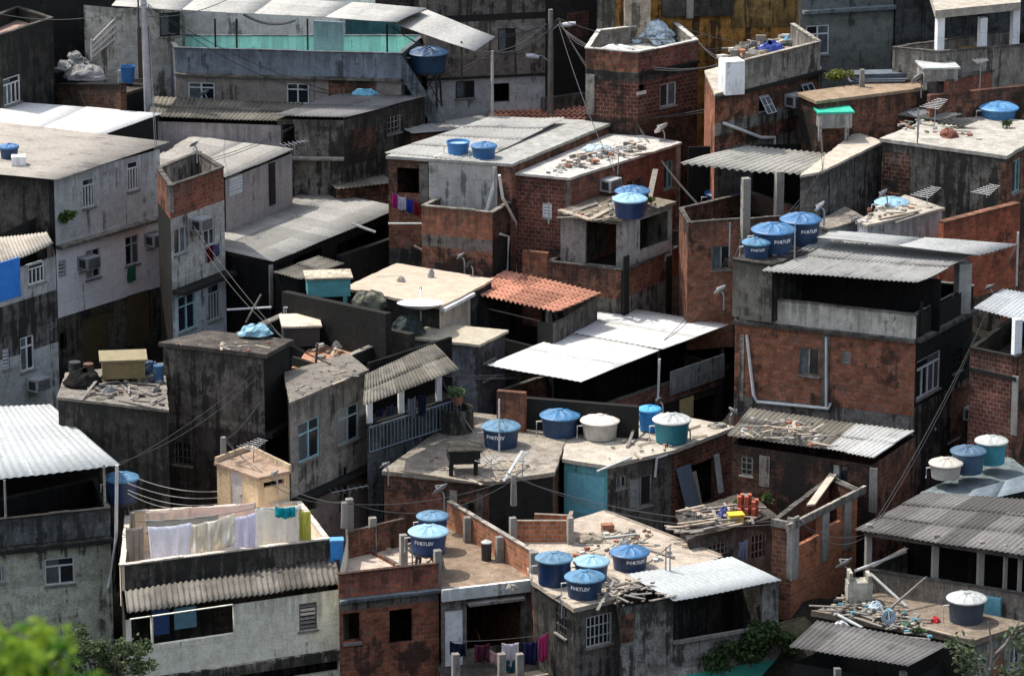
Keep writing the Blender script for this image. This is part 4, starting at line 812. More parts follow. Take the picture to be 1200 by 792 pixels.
def lump(cx, cy, w, hp, z, label, name, cat, mat, Y=None, flat=.6, seed=0, group=None):
    p = pz(cx, cy, z) if Y is None else pY(cx, cy, Y); R = w/2/sc(p); H = mpx(p, hp); m = MB(); n, k = 26, 9
    def P(i, j):
        a = i*2*math.pi/n; v = j/k; r = R*math.sqrt(max(0, 1-v*v*.98))*(1+.3*mnoise.noise(V((math.cos(a)*1.6+seed, math.sin(a)*1.6, v*2))))
        zz = H*v*(1+.35*mnoise.noise(V((math.cos(a)*r*3+seed, math.sin(a)*r*3, 3))))+.05*mnoise.noise(V((a*4, v*7, seed)))
        return p+V((r*math.cos(a), r*flat*math.sin(a), max(0, zz)))
    for j in range(k):
        for i in range(n): m.face([P(i % n, j), P((i+1) % n, j), P((i+1) % n, j+1), P(i % n, j+1)])
    o = m.build(name, mat, None, smooth=False, weld=True); return tag(o, label, cat, group)
def plank(a, b, z, label, mat=None, w=.14, th=.04, z2=0, group='loose planks and poles', name='plank', cat='plank'):
    A = pz(a[0], a[1], z); B = pz(b[0], b[1], z); B.z += z2; d = B-A; n = d.cross(V((0, 0, 1))).normalized()*w; u = n.cross(d).normalized()*th
    if u.z < 0: u = -u
    m = MB(); m.box(A-n/2+V((0, 0, .005)), d, n, u); return tag(m.build(name, mat or WOOD), label, cat, group)
def pole(px, yb, yt, z, label, r=.05, mat=None, name='pole', cat='pole', group=None, Y=None, lean=0):
    p = pz(px, yb, z) if Y is None else pY(px, yb, Y); h = mpx(p, yb-yt); m = MB(); m.tube([p, p+V((lean*h, 0, h))], [r, r*.8], 8); return tag(m.build(name, mat or PVC), label, cat, group)
def pipe(h, side, pts, r=.05, mat=None, n=.08, name='drain_pipe'):
    f = h.F[side]; P = []
    for x, y in pts: u, z = f.uz(x, y); P.append(f.pt(u, z, n))
    m = MB(); m.tube(P, r, 7); return m.build(name, mat or PVC, h.root)
def antenna(px, yb, yt, z, label, ang=.4, Lb=1.2, Y=None, tilt=.12):
    p = pz(px, yb, z) if Y is None else pY(px, yb, Y); h = mpx(p, yb-yt); t = thing('aerial', label, 'aerial', p, 'television aerials'); m = MB(); m.tube([p, p+V((.03, 0, h))], .02, 6); m.build('mast', STEEL, t)
    m = MB(); d = V((math.cos(ang), math.sin(ang), tilt)).normalized(); s = V((-math.sin(ang), math.cos(ang), 0)); c = p+V((.03, 0, h))
    m.tube([c-d*Lb/2, c+d*Lb/2], .018, 5)
    for i in range(7): q = c-d*Lb/2+d*Lb*i/6; l = .42-.03*i; m.tube([q-s*l, q+s*l], .009, 4)
    m.build('boom', STEEL, t)
def rubble(pxs, z, label, n=60, size=.16, mats=None, name='rubble', up=.0):
    P = [pz(x, y, z) for x, y in pxs]; m = MB(); mats = mats or [WOOD, paint((.3, .12, .07), .9), CONC, paint((.5, .48, .44), .9), WOODG]
    for i in range(n):
        a, b = random.random(), random.random(); q = (P[0]*(1-a)+P[1]*a)*(1-b)+(P[3]*(1-a)+P[2]*a)*b
        if random.random() < .3: m.cbox(q+V((0, 0, .003+random.random()*up)), .3+random.random()*1.0, .06+random.random()*.07, .03, random.random()*3.14, random.choice((0, 0, 4)))
        else: m.cbox(q+V((0, 0, random.random()*up)), size*(.4+random.random()*1.2), size*(.4+random.random()), size*(.25+random.random()*.5), random.random()*3, random.randrange(len(mats)), random.random()*.3)
    return tag(m.build(name, mats), label, None, None, 'stuff')
def leaves(m, c, R, n, s, sq=(1, 1, 1), mi=0):
    for i in range(n):
        d = V((random.gauss(0, 1), random.gauss(0, 1), random.gauss(0, 1))).normalized(); r = R*random.random()**.45
        p = c+V((d.x*sq[0], d.y*sq[1], d.z*sq[2]))*r; a = V((random.gauss(0, 1), random.gauss(0, 1), random.gauss(0, .5))).normalized(); b = a.cross(V((random.gauss(0, 1), random.gauss(0, 1), random.gauss(0, 1)))).normalized()
        L = s*(.6+random.random()*.7); W = L*.32; nn = a.cross(b)*L*.12
        m.face([p, p+a*L*.5+b*W+nn, p+a*L], mi); m.face([p, p+a*L, p+a*L*.5-b*W+nn], mi)
LG = leafm((.09, .16, .04), (.05, .1, .025)); LD = leafm((.035, .06, .02), (.06, .09, .035), .2); LB_ = leafm((.26, .46, .035), (.12, .3, .02), .45); LY = leafm((.2, .2, .05), (.1, .12, .03))
def plant(cx, cy, w, hp, label, z=None, Y=None, mat=None, s=.16, n=220, name='plant', pot=False, cat='plant', group=None):
    p = pz(cx, cy, z) if Y is None else pY(cx, cy, Y); R = w/2/sc(p); H = mpx(p, hp); t = thing(name, label, cat, p, group); m = MB()
    for i in range(7):
        c = p+V((random.uniform(-.6, .6)*R, random.uniform(-.4, .4)*R, H*random.uniform(.3, .85))); leaves(m, c, R*.5, n//7, s, (1, 1, H/R/2.2))
    m.build('foliage', mat or LG, t); m = MB()
    for i in range(5): m.tube([p, p+V((random.uniform(-.5, .5)*R, random.uniform(-.4, .4)*R, H*.8))], [.025, .01], 5)
    m.build('stem', WOODG, t)
    if pot: m = MB(); m.lathe(p-V((0, 0, .25)), [(0, 0), (.16, 0), (.22, .3), (.18, .3), (0, .26)], 14); m.build('pot', paint((.3, .13, .08), .8), t)
def wire(a, b, sag, label=None, r=.016, mat=None, group='overhead wires', name='overhead_wire'):
    m = MB(); m.tube([a.lerp(b, i/14)-V((0, 0, sag*4*(i/14)*(1-i/14))) for i in range(15)], r, 4); o = m.build(name, mat or ROPE); return tag(o, label, 'wire', group)

# ---- water tanks
zO = O1.fz; zE = E1.fz; zD = D1.fz; zA = A1.fz; zT = TB.z+.45
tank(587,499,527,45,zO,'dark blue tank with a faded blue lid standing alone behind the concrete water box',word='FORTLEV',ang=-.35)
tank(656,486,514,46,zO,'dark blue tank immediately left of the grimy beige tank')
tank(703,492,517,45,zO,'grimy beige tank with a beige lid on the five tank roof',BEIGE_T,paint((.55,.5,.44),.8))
tank(761,479,506,27,zO,'small bright blue tank tucked behind the white lidded dark teal tank',BRIGHT,paint((.05,.3,.62),.5))
tank(787,491,521,44,zO,'dark teal tank with a white lid at the corner of the sunny flat roof',TEAL_T,WHITE_L)
tank(502,622,650,46,zE+.78,'dark blue tank with a pale lid raised on a black stand on the brown terrace',lid=BLUE_P,word='FORTLEV',legs=.78,ang=-.25)
tank(507,604,632,37,zE+.5,'blue lidded tank just behind the raised tank on the brown terrace',legs=.5)
tank(649,653,688,43,zD,'dark blue tank nearest the brick parapet wall in the cluster of four'); tank(693,657,684,42,zD,'blue tank with the palest lid standing behind in the cluster of four',lid=BLUE_P)
tank(685,675,703,46,zD,'frontmost dark blue tank by the brick kerb in the cluster of four',word='FORTLEV',ang=-.3); tank(738,646,670,45,zD,'dark blue tank with white lettering beside the white ribbed roof',word='FORTLEV',ang=.35)
PT = House('tower', 'square block tower of bare grey blocks carrying three tanks beside the grey roof', [(859,306),(905,313),(985,286),(930,276)], {0: plaster((.2,.195,.18),.35), '*': C_DK}, ('slab', C_DK, .1, .05), cat='tower', H=2.1, same=P, dz=1.35, clip=False); PT.finish()
zP = PT.fz
tank(886,284,304,33,zP,'smallest blue tank of the three on the block tower',word='FORTLEV',ang=.1); tank(906,269,300,51,zP,'large blue tank in the middle of the three on the block tower',word='FORTLEV',ang=.45); tank(938,257,289,48,zP,'large blue tank furthest back of the three beside the grey corrugated roof',word='FORTLEV',ang=.45)
tank(1108,542,563,39,zT,'beige tank with a matching lid on the shaded blue roof',BEIGE_T,BEIGE_T); tank(1134,528,557,41,zT,'faded dark blue tank between the beige tank and the turquoise tank',FADED,FADED); tank(1161,516,546,38,zT,'turquoise tank with a white lid against the shaded brick walls',TURQ,WHITE_L)
tank(1132,700,732,46,zA,'dark slate tank with a dirty white lid on the littered slab',GREYB,WHITE_L)
tank(741,224,250,40,S2.fz,'blue lidded tank hidden behind its twin on the half built room'); tank(738,233,258,40,S2.fz,'dark blue pale lidded tank before its twin on the half built room',lid=BLUE_P)
tank(537,166,184,28,U.fz,'open blue tub without a lid on the roof corner above the speckled room',paint((.03,.16,.38),.5),lidless=True); tank(567,171,188,30,U.fz,'small blue tank with a ribbed lid beside the open tub',paint((.02,.1,.25),.5))
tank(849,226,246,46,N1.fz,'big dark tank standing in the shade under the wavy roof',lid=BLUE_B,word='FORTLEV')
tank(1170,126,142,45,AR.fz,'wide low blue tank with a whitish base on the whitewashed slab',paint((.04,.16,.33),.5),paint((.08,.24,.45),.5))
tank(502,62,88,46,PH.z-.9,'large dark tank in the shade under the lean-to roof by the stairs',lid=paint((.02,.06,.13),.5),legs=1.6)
tank(150,78,99,18,LC.fz+.1,'narrow open blue tub on the black cube house by the street pole',paint((.03,.13,.33),.5),lidless=True)
q = pY(143,588,G.P[2].y+1.6); tank(143,559,590,40,q.z,'blue lidded tank on a stand at the edge of the white ribbed roof',legs=3.5)
q = pY(1045,246,K1.P[1].y+3); tank(1045,237,248,40,q.z,'tank of which only the pale blue lid shows behind the patched grey block',lid=BLUE_P,legs=3)
# ---- boxes and basins
def legbox(x0,x1,y0,y1,yl,z,label,mat,top=None,name='water_box',cat='water box',dep=1.0,tc=None):
    p = pz((x0+x1)/2,yl-2,z); k = sc(p); w = (x1-x0)/k; hl = (yl-y1)/k/.955; hb = (y1-y0)/k/.955; t = thing(name,label,cat,p); d = w*dep
    m = MB(); m.cbox(p+V((0,d/2,hl)),w,d,hb,.12); m.build('box_body',mat,t)
    for sx in (-.4,.4):
        for sy in (.1,.9): m = MB(); m.cbox(p+V((sx*w,sy*d+sx*.1,0)),.14,.14,hl+.01,.12); m.build('leg',mat,t)
    if tc: m = MB(); m.cbox(p+V((0,d/2,hl+hb+.004)),w*1.12,d*1.12,.07,.12); m.build('cover',tc,t)
legbox(525,561,532,546,560,zO,'blackened concrete water box on stubby legs on the grey roof',C_BLK,tc=C_DK)
legbox(957,996,136,153,168,N2.fz,'grey concrete basin on legs with a bright green cover',plaster((.4,.42,.42),.3),tc=paint((.03,.42,.28),.5))
legbox(1080,1120,84,98,108,Wl.fz,'grey basin on legs capped by a white slab beside the stepped brick wall',plaster((.4,.4,.4),.3),tc=WHITE_L)
legbox(387,402,637,657,672,E2.fz,'small bright blue box tank on legs at the corner of the laundry terrace',BRIGHT,tc=paint((.1,.3,.6),.5),dep=.8)
legbox(330,372,386,408,412,ZT.fz,'white topped table piled with dark stuff on the terracotta terrace',DARKM,name='table',cat='table',tc=plaster((.6,.56,.48),.2),dep=1.2)
legbox(359,409,330,350,362,pY(384,362,ZT.P[2].y+2.9).z,'turquoise crate with a grubby white cover near the carport',paint((.08,.27,.28),.6),name='crate',cat='crate',tc=plaster((.55,.5,.42),.3),dep=.7)
legbox(118,168,426,446,452,LB.fz,'yellowish wooden crate beside the mouldy base of the grey house',paint((.2,.15,.07),.8),name='crate',cat='crate',tc=paint((.22,.18,.1),.8),dep=.8)
lump(432,360,46,19,None,'crumpled yellow and black tarpaulin bundle by the beige roof','tarpaulin_bundle','bundle',paint((.16,.16,.11),.7,0,.9),flat=.6,seed=3,Y=ZT.P[2].y+2.9)
lump(300,392,38,12,I1.fz+.0,'crumpled light blue plastic sheet behind the black block','plastic_sheet','plastic sheet',paint((.2,.38,.46),.5),Y=I1.P[2].y+.3,seed=5)
lump(428,113,36,8,V_.z+.14,'pale blue tarpaulin lying behind the ridge of the black box house','tarpaulin','tarpaulin',paint((.15,.42,.58),.5),seed=8)
heap(768,50,58,20,TU.fz,'heap of white and pale blue bags on the brick house roof','bag_heap','bag heap',paint((.42,.5,.55),.7,0,.55),46); lump(722,60,40,7,TU.fz+.5,'low pile of white sacks on the left parapet corner','sack_pile','sack pile',paint((.6,.6,.58),.8),flat=.5,seed=4)
lump(902,66,40,16,TR.fz,'dark blue plastic sheeting heaped on the walled roof terrace','plastic_sheet','plastic sheet',paint((.01,.03,.2),.4),seed=11); lump(926,58,22,14,TR.fz,'light blue bucket shaped bundle beside the blue sheeting','bundle','bundle',paint((.12,.35,.5),.5),seed=13)
heap(88,84,46,20,None,'heap of white sacks in the gap behind the black stained house','sack_heap','sack heap',paint((.3,.3,.29),.8,0,.6),34,Y=LC.P[0].y+1.6); lump(100,92,46,16,None,'grey sacks lying along the dark sloping wall','sack_heap','sack heap',paint((.3,.29,.28),.9,0,.4),Y=LC.P[0].y+1.2,flat=.7,seed=7)
lump(1112,160,22,9,AR.fz,'rusty brown ball shaped tank lying on the whitewashed slab','rusty_drum','drum',paint((.16,.05,.03),.8),flat=1,seed=1)
lump(1096,728,12,6,zA,'red plastic bowl among the rubbish','bowl','bowl',paint((.55,.03,.04),.4),flat=1,seed=1); lump(848,606,13,12,C.fz,'dark blue basin on the shack roof','basin','basin',paint((.02,.03,.16),.5),flat=1); 
m = MB(); p = pz(862,612,C.fz); m.cbox(p,.5,.4,.3,.2); m.cbox(p+V((0,0,.3)),.56,.46,.04,.2); tag(m.build('crate',paint((.6,.42,.03),.6)),'small yellow plastic crate on the shack roof','crate')
m = MB(); p = pz(874,596,C.fz); m.lathe(p,[(0,0),(.17,0),(.18,.5),(.16,.52),(0,.5)],18); tag(m.build('barrel',paint((.02,.3,.24),.5)),'green barrel behind the bricks on the shack roof','barrel')
t = thing('plastic_drum','black plastic drum with a pale cap on the brown terrace','drum',pz(570,656,zE)); m = MB(); p = pz(570,656,zE); m.lathe(p,[(0,0),(.17,0),(.18,.62),(0,.62)],16); m.build('drum_body',DARKM,t); m = MB(); m.lathe(p+V((0,0,.622)),[(.19,0),(.19,.04),(.07,.1),(0,.14)],16); m.build('cap',WHITE_L,t)
m = MB(); p = pz(1006,704,zA); m.cbox(p,.85,.6,.75,.1); m.cbox(p+V((-.32,0,.75)),.12,.6,.35,.1); m.cbox(p+V((.32,0,.75)),.12,.6,.25,.1); tag(m.build('washing_trough',plaster((.55,.55,.5),.3)),'dirty white washing trough at the left end of the littered slab','washing trough')
m = MB(); f = A2.F[0]; u, z = f.uz(1162,712); f.bx(m,u-.36,u+.36,z-.42,z+.42,.02,.2); tag(m.build('panel',paint((.16,.42,.52),.6)),'light blue panel leaning on the terrace wall beside the slate tank','panel')
# bricks and planks on the shack
B0 = None
for i in range(22):
    p = pz(866+(i%6)*4.2,607-(i//12)*2,C.fz)+V((0,(i%2)*.25,(i//6)*.19))
    m = MB(); m.cbox(p,.13,.22,.18,random.uniform(-.15,.15)); tag(m.build('brick',paint((.36,.09,.055),.9)),'red hollow brick in the stack on the shack roof','brick','bricks stacked on the shack roof')
for i in range(20):
    x = 792+random.random()*40; y = 597+random.random()*30
    plank((x,y),(x+30+random.random()*22,y-8+random.random()*6),C.fz+.02+.04*(i%6),'grey weathered plank in the wood pile on the shack roof',random.choice((WOODG,WOOD)),.12,.04,0,'planks piled on the shack roof')
# ---- dishes, aerials, air conditioners
dish(990,662,23,'big grey dish tilted over the left end of the littered slab',Y=A1.P[0].y+1.5,drop=1.5); dish(1041,723,17,'round blue grey dish at the front edge of the littered slab',z=zA+.5,drop=.5,aim=(.1,-.9,.3),mat=paint((.3,.38,.45),.4))
dish(962,243,16,'white dish facing away by the low bluish block',Y=K2.P[1].y-.3,aim=(-.6,.35,.5),mat=WHITEP); dish(859,483,15,'grey dish at the right end of the sunny flat roof',z=zO+.5,aim=(.5,.35,.6)); dish(845,341,17,'whitish dish on the wall left of the block tower',Y=P.P[0].y-.4,aim=(-.4,.35,.5),mat=WHITEP)
dish(517,575,22,'grey mesh dish in front of the broad brick house',Y=O1.P[2].y-.6,drop=1.2,aim=(-.5,.35,.6)); dish(541,301,13,'small dish turned up beside the clay tile roof',z=LH.fz+.5,aim=(-.6,.35,.7)); dish(552,311,14,'dark dish lying low beside the clay tile roof',z=LH.fz+.4,aim=(-.2,.35,.3),mat=DARKM)
dish(776,152,19,'pale mesh dish at the back corner of the whitewashed roof',z=T.fz+.45,aim=(-.4,.35,.5),mat=WHITEP); dish(1036,228,15,'grey dish behind the patched block with pale sheets',Y=K1.P[1].y+2.6,aim=(-.6,.35,.5)); dish(773,470,13,'small dark dish below the white metal roof near the bright blue tank',Y=NH.P[1].y+1,aim=(-.6,.35,.6),mat=DARKM)
dish(666,742,24,'large grey dish leaning in the shaded passage by the barred window',Y=D1.P[0].y-.5,aim=(-.1,.35,.4)); dish(493,362,56,'large shallow white dish over the dark cloth beside the blue grey box house',Y=K.P[0].y+.6,aim=(.0,.12,1),mat=WHITEP,drop=1.0); dish(1077,94,19,'wire grey dish beside the white capped basin',z=Wl.fz+.35,aim=(-.3,.35,.4))
antenna(409,609,573,E2.fz-.1,'white comb aerial on a post behind the brick parapet house',.25,1.3); antenna(297,541,520,TWR.fz,'aerial on the peach stair tower',.9,.9); antenna(612,560,535,zO,'bent aerial at the front edge of the grey roof near the turquoise room',1.1,.9); antenna(575,562,538,zO,'leaning aerial on the grey roof right of the concrete water box',.8,.8); antenna(345,188,168,None,'aerial on the ledge of the black box house',.4,1.0,Y=V_.P[1].y-.4)
antenna(1086,240,225,K1.fz,'aerial at the right end of the patched grey block',.9,1.1); antenna(1076,162,133,AR.fz,'thin aerial on the left corner of the whitewashed slab',.3,.6); antenna(1095,150,122,AR.fz,'aerial beside the rusty drum',1.0,1.1); antenna(1156,232,222,None,'aerial above the ragged brick wall',.9,1.0,Y=K1.P[1].y+1.5); antenna(724,205,176,T.fz,'aerial among the odds and ends on the whitewashed roof',.6,.8)
antenna(425,140,116,None,'aerial behind the tarpaulin on the grey corrugated roof',.7,.8,Y=V_.P[2].y); antenna(473,110,96,None,'white aerial beside the stairs of the pool house',1.1,.7,Y=V_.P[2].y+.5); antenna(1148,106,72,Wl.fz,'aerial standing behind the dull brick wall',.2,.5)
for h, s, x, y, l in ((H1,1,98,306,'pair of stacked air conditioner boxes left of the middle whitewashed window'),(H1,1,176,279,'air conditioner at the right end of the whitewashed floor'),(H3,1,229,261,'air conditioner between the two upper windows below the brick parapet'),(H2,1,39,448,'air conditioner low on the white wall under the blue panel'),(P,1,1133,482,'air conditioner beside the lower windows of the big brick house'),(T,1,709,215,'air conditioner on the brick side of the whitewashed roof house'),(TR,1,926,116,'air conditioner between the two tilted open windows')): aircon(h,s,x,y,l)
# ---- pipes
pipe(P,0,[(876,392),(884,462),(888,470),(972,478),(974,472)],.06); pipe(P,0,[(969,394),(969,476)],.05); pipe(U,0,[(580,195),(578,222),(572,246)],.09); pipe(U2,1,[(583,205),(587,232),(603,262),(603,320)],.06); pipe(U2,1,[(584,274),(594,277),(592,325)],.05)
pipe(NH,1,[(771,420),(769,466)],.05); pipe(O2,2,[(766,558),(768,536),(780,532)],.05); pipe(TR,1,[(846,144),(890,161),(906,161),(906,172)],.07)
# ---- poles and lamps
t = thing('street_pole','tall pale grey street pole at the upper left','pole',pY(174,112,LC.P[1].y-.4)); m = MB(); p = pY(174,135,LC.P[1].y-.4); m.tube([p,p+V((-.12,0,mpx(p,175)))],[.17,.12],10); m.build('shaft',paint((.36,.36,.37),.7),t); m = MB(); m.tube([p+V((-.3,-.1,mpx(p,175))),p+V((-.3,-.1,mpx(p,85)))],.04,6); m.build('conduit',DARKM,t)
Yl = AL.P[1].y-.8; t = thing('lamp_post','wooden lamp post with two street lamps in the dark alley','lamp post',pY(645,130,Yl)); p = pY(645,140,Yl); m = MB(); m.tube([p,p+V((0,0,mpx(p,125)))],[.14,.1],8); m.build('shaft',WOODG,t)
for (x,y,dx) in ((667,29,1),(624,66,-1)):
    q = pY(x,y,Yl); b = pY(645,y+8,Yl); m = MB(); m.tube([b,(b+q)/2+V((0,0,.18)),q],.03,6); o = m.build('lamp_arm',STEEL,t); m = MB(); m.tube([q-V((.28,0,.02*dx)),q,q+V((.28,0,.05*dx))],[.09,.12,.07],8); m.build('lamp_head',paint((.5,.52,.54),.5),o)
pole(577,140,62,None,'slim white pole in front of the grey multi storey house',.07,paint((.6,.58,.52),.6),Y=GB.P[1].y-1.2); pole(585,528,468,zO,'thin grey pole rising beside the white lidded teal tank',.04); pole(1151,74,28,RT.fz,'grey hook topped pipe before the open terrace',.16,CONC,'pipe_post','pipe',Y=None)
pole(602,592,556,None,'short concrete post by the brick parapet stub',.12,CONC,'post','post','unfinished concrete posts',Y=O1.P[2].y-1.3); pole(404,618,588,None,'slim concrete post below the pink lower storey',.14,CONC,'post','post','unfinished concrete posts',Y=E2.P[0].y+.2)
m = MB(); f = G.F[1]; a = pY(137,545,G.P[2].y-.5); b = pY(136,630,G.P[2].y-.5); c = pY(127,688,G.P[2].y-.6); m.tube([a,b,c],.06,7); tag(m.build('drain_pipe',PVC),'long grey drain pipe bent at the corner of the white ribbed roof','pipe')
for i,(a,b,l,zz) in enumerate((((1001,669),(1062,646),'white bar sloping along the left end of the terrace wall',.9),((1020,672),(1062,710),'long white pole propped diagonally over the littered slab',.9),((1044,712),(1086,676),'dark diagonal pole behind the blue grey dish',.2))):
    A = pz(a[0],a[1],zA+zz); B = pY(b[0],b[1],A.y+(1 if i == 0 else (-.8 if i == 1 else 1.2))); m = MB(); m.tube([A,B],.05,6); tag(m.build('pole',PVC if i < 2 else WOODG),l,'pole')
# ---- laundry
Yf = F1.P[1].y
cloth((222,594),(300,588),22,Yf+4.6,'pale pink sheet on the back line of the laundry terrace',(.74,.62,.57)); cloth((170,599),(222,594),24,Yf+4.5,'peach sheet on the back line nearest the pole',(.74,.63,.56))
cloth((147,618),(168,616),44,Yf+1.6,'beige grey towel at the left end of the laundry terrace',(.4,.36,.32)); cloth((173,617),(224,612),46,Yf+1.5,'lilac white bed sheet hanging nearest on the laundry terrace',(.8,.81,.87),tap=.14); cloth((170,609),(256,602),17,Yf+1.9,'patterned grey lace cloth above the lilac sheet',(.42,.41,.36))
cloth((223,615),(275,601),36,Yf+1.7,'draped cream sheet with folds in the middle of the laundry',(.8,.77,.68),wav=.12); cloth((268,606),(300,600),44,Yf+2.0,'lilac sheet between the cream drape and the tall white sheet',(.76,.75,.86)); cloth((299,594),(353,591),56,Yf+2.6,'tall off white sheet at the right of the laundry terrace',(.8,.78,.72)); cloth((322,593),(346,593),12,Yf+2.5,'small turquoise cloth pegged over the off white sheet',(.02,.4,.46)); cloth((350,597),(364,598),36,Yf+2.6,'yellow green towel at the right end of the line',(.62,.62,.16))
wire(pY(145,611,Yf+1.9),pY(300,595,Yf+1.9),.15,'clothes line over the front row of sheets',.01,name='clothes_line',group='clothes lines'); wire(pY(299,594,Yf+2.6),pY(372,597,Yf+2.6),.05,'clothes line holding the tall off white sheet',.01,name='clothes_line',group='clothes lines')
for x,yb,yt in ((157,660,600),(258,640,598),(304,640,598)): pole(x,yb,yt,F1.fz,'line post between the sheets beside the %s' % ('left towel' if x<200 else 'lace cloth' if x<300 else 'lilac sheet'),.05 if x>200 else .1,WOODG,'line_post','post','clothes line posts',Y=None)
Ye = E1.P[1].y-1.0
for a,b,hp,c,l in (((527,751),(546,753),15,(.02,.025,.05),'navy cloth panel hanging before the white door'),((556,755),(574,753),20,(.1,.03,.05),'maroon washing in front of the dark opening'),((588,753),(608,752),26,(.62,.6,.65),'white shirt in front of the dark opening'),((573,760),(588,766),14,(.55,.38,.38),'pale pink cloth beside the white shirt'),((614,752),(630,750),26,(.03,.035,.1),'navy washing left of the pink dress'),((631,746),(642,740),30,(.55,.08,.25),'bright pink dress at the end of the line'),((592,772),(604,772),14,(.03,.16,.2),'teal towel low in the front yard')): cloth(a,b,hp,Ye,l,c)
wire(pY(526,751,Ye),pY(645,742,Ye),.08,'clothes line across the front yard',.01,name='clothes_line',group='clothes lines')
f = H1.F[1]; u,z = f.uz(153,311); a = f.pt(u,z,.25); cloth((148,311),(159,308),19,a.y,'green towel hanging under the whitewashed window',(.06,.2,.12)); f = H3.F[1]; u,z = f.uz(244,290); a = f.pt(u,z,.2); cloth((239,289),(250,286),18,a.y,'dark red cloth under the right upper window of the white house',(.2,.02,.03)); cloth((250,286),(257,284),14,a.y,'blue grey cloth beside the dark red cloth',(.2,.22,.4))
Yu = U.P[0].y-.5
for a,b,c,l in (((460,226),(466,228),(.45,.03,.25),'magenta cloth on the line by the brick room'),((466,229),(476,231),(.5,.5,.6),'pale lilac cloth on the line by the brick room'),((476,232),(484,234),(.03,.06,.4),'deep blue cloth on the line by the brick room'),((485,235),(492,236),(.3,.03,.04),'dark red cloth on the line by the brick room')): cloth(a,b,15,Yu,l,c)
wire(pY(457,225,Yu),pY(496,237,Yu),.03,'clothes line by the brick room',.01,name='clothes_line',group='clothes lines')
Yj = J.P[1].y+1.6
for i,(x,c,l) in enumerate(((440,(.05,.04,.09),'dark purple shirt on the veranda'),(452,(.1,.12,.2),'slate blue shirt on the veranda'),(478,(.3,.32,.38),'pale grey shirt on the veranda'),(490,(.03,.05,.1),'navy shirt on the veranda'))): cloth((x,480-(x-440)*.35),(x+9,477-(x-440)*.35),24,Yj,l,c)
f = C.F[1]; u,z = f.uz(870,640); cloth((864,634),(876,632),24,f.pt(u,z,.15).y,'light blue shirt hung on the wooden shack wall',(.4,.46,.62))
# ---- plants
plant(78,262,22,14,'leafy weed sprouting from the grey plaster wall',Y=H1.F[1].pt(.5,0,.15).y,n=260,s=.2,mat=LG); plant(536,466,20,14,'green pot plant on the rounded veranda balcony',z=None,Y=J.P[2].y-.4,mat=leafm((.2,.28,.14),(.12,.2,.08)),pot=True); plant(985,98,38,16,'yellow green bush behind the earthy slab roof',z=Wl.fz,mat=LY,n=500); plant(912,580,16,20,'cactus like green plants at the back of the shack roof',z=C.fz,mat=LG,pot=True); plant(921,575,20,34,'dry reddish plant in a pot on the shack roof',z=C.fz,mat=leafm((.3,.1,.03),(.14,.1,.03)),pot=True,n=90); plant(757,242,26,16,'straggling yellow weeds beside the twin tanks',z=S2.fz,mat=LY,n=160)
Yd = D2.P[2].y-.6
plant(880,782,80,52,'dark creeper growing over the mouldy wall below the opening',Y=Yd,mat=LD,n=2200,s=.16,name='creeper'); plant(912,768,44,36,'bush with light tips at the corner of the teal base',Y=Yd+.3,mat=leafm((.1,.15,.05),(.04,.07,.025)),n=1200,s=.14,name='bush'); plant(848,792,70,44,'dark ivy clump hanging in front of the grey wall',Y=Yd-.3,mat=LD,n=1500,s=.16,name='creeper')
# ---- trees
def tree(p, trunk, crowns, label, mat, leaf, nl, name='tree', lr=1.0):
    t = thing(name, label, 'tree', p); m = MB(); m.tube([p, p+V((.05, 0, trunk*.5)), p+V((0, .05, trunk))], [.14, .1, .07], 8)
    for c, R in crowns: m.tube([p+V((0, .05, trunk*.8)), (p+V((0, 0, trunk))+c)/2+V((0, 0, .2)), c], [.06*lr, .04*lr, .015*lr], 6)
    m.build('trunk', WOODG, t); m = MB()
    for c, R in crowns:
        for k in range(5): leaves(m, c+V((random.gauss(0, .5), random.gauss(0, .4), random.gauss(0, .4)))*R, R*.55, int(nl*R*R)//5, leaf, (1, 1, .8))
    m.build('crown', mat, t); return t
def ground(x, y): return HZ(x, y)
# near, out of focus
cs = []; Yn = 21.
for x,y,r in ((10,770,.17),(45,742,.12),(66,784,.13),(20,800,.2),(60,805,.18),(-15,750,.16),(95,800,.1),(40,738,.06)): cs.append((pY(x,y,Yn+random.uniform(-.5,.5)),r))
b = pY(20,900,Yn); b.z = ground(b.x,b.y); tree(b, pY(20,830,Yn).z-b.z, cs, 'bright green leafy bush close to the viewer out of focus', leafm((.3, .42, .04), (.04, .12, .015), .45), .085, 3600, lr=.12)
cs = []; Yn = 122.
for x,y,r in ((118,765,.65),(140,778,.8),(95,752,.5),(165,790,.6),(110,795,.9),(150,760,.35),(75,780,.6),(85,760,.5)): cs.append((pY(x,y,Yn+random.uniform(-.6,.6)),r))
b = pY(125,850,Yn); b.z = ground(b.x,b.y); tree(b, pY(120,800,Yn).z-b.z, cs, 'dark small leaved tree at the foot of the cream porch house', leafm((.11,.14,.07),(.05,.07,.03)), .17, 900)
Yn = 124.; b = pY(1165,860,Yn); b.z = ground(b.x,b.y); t = thing('tree','bare branched tree with sparse leaves at the lower right corner','tree',b); m = MB()
q = pY(1160,800,Yn)
for P_ in (((1160,800),(1163,760),(1158,728)),((1160,785),(1180,752),(1196,726)),((1160,800),(1150,782),(1125,768)),((1163,770),(1185,748),(1205,740))): m.tube([pY(x,y,Yn) for x,y in P_],[.06,.045,.02],6)
m.tube([b,q],[.12,.07],8); m.build('trunk',WOODG,t); m = MB()
for x,y,r,n in ((1128,765,.5,60),(1140,775,.5,60),(1192,750,.5,80),(1195,785,.5,80),(1135,790,.6,90),(1120,752,.35,30),(1170,795,.4,50)): leaves(m,pY(x,y,Yn),r,n,.2)
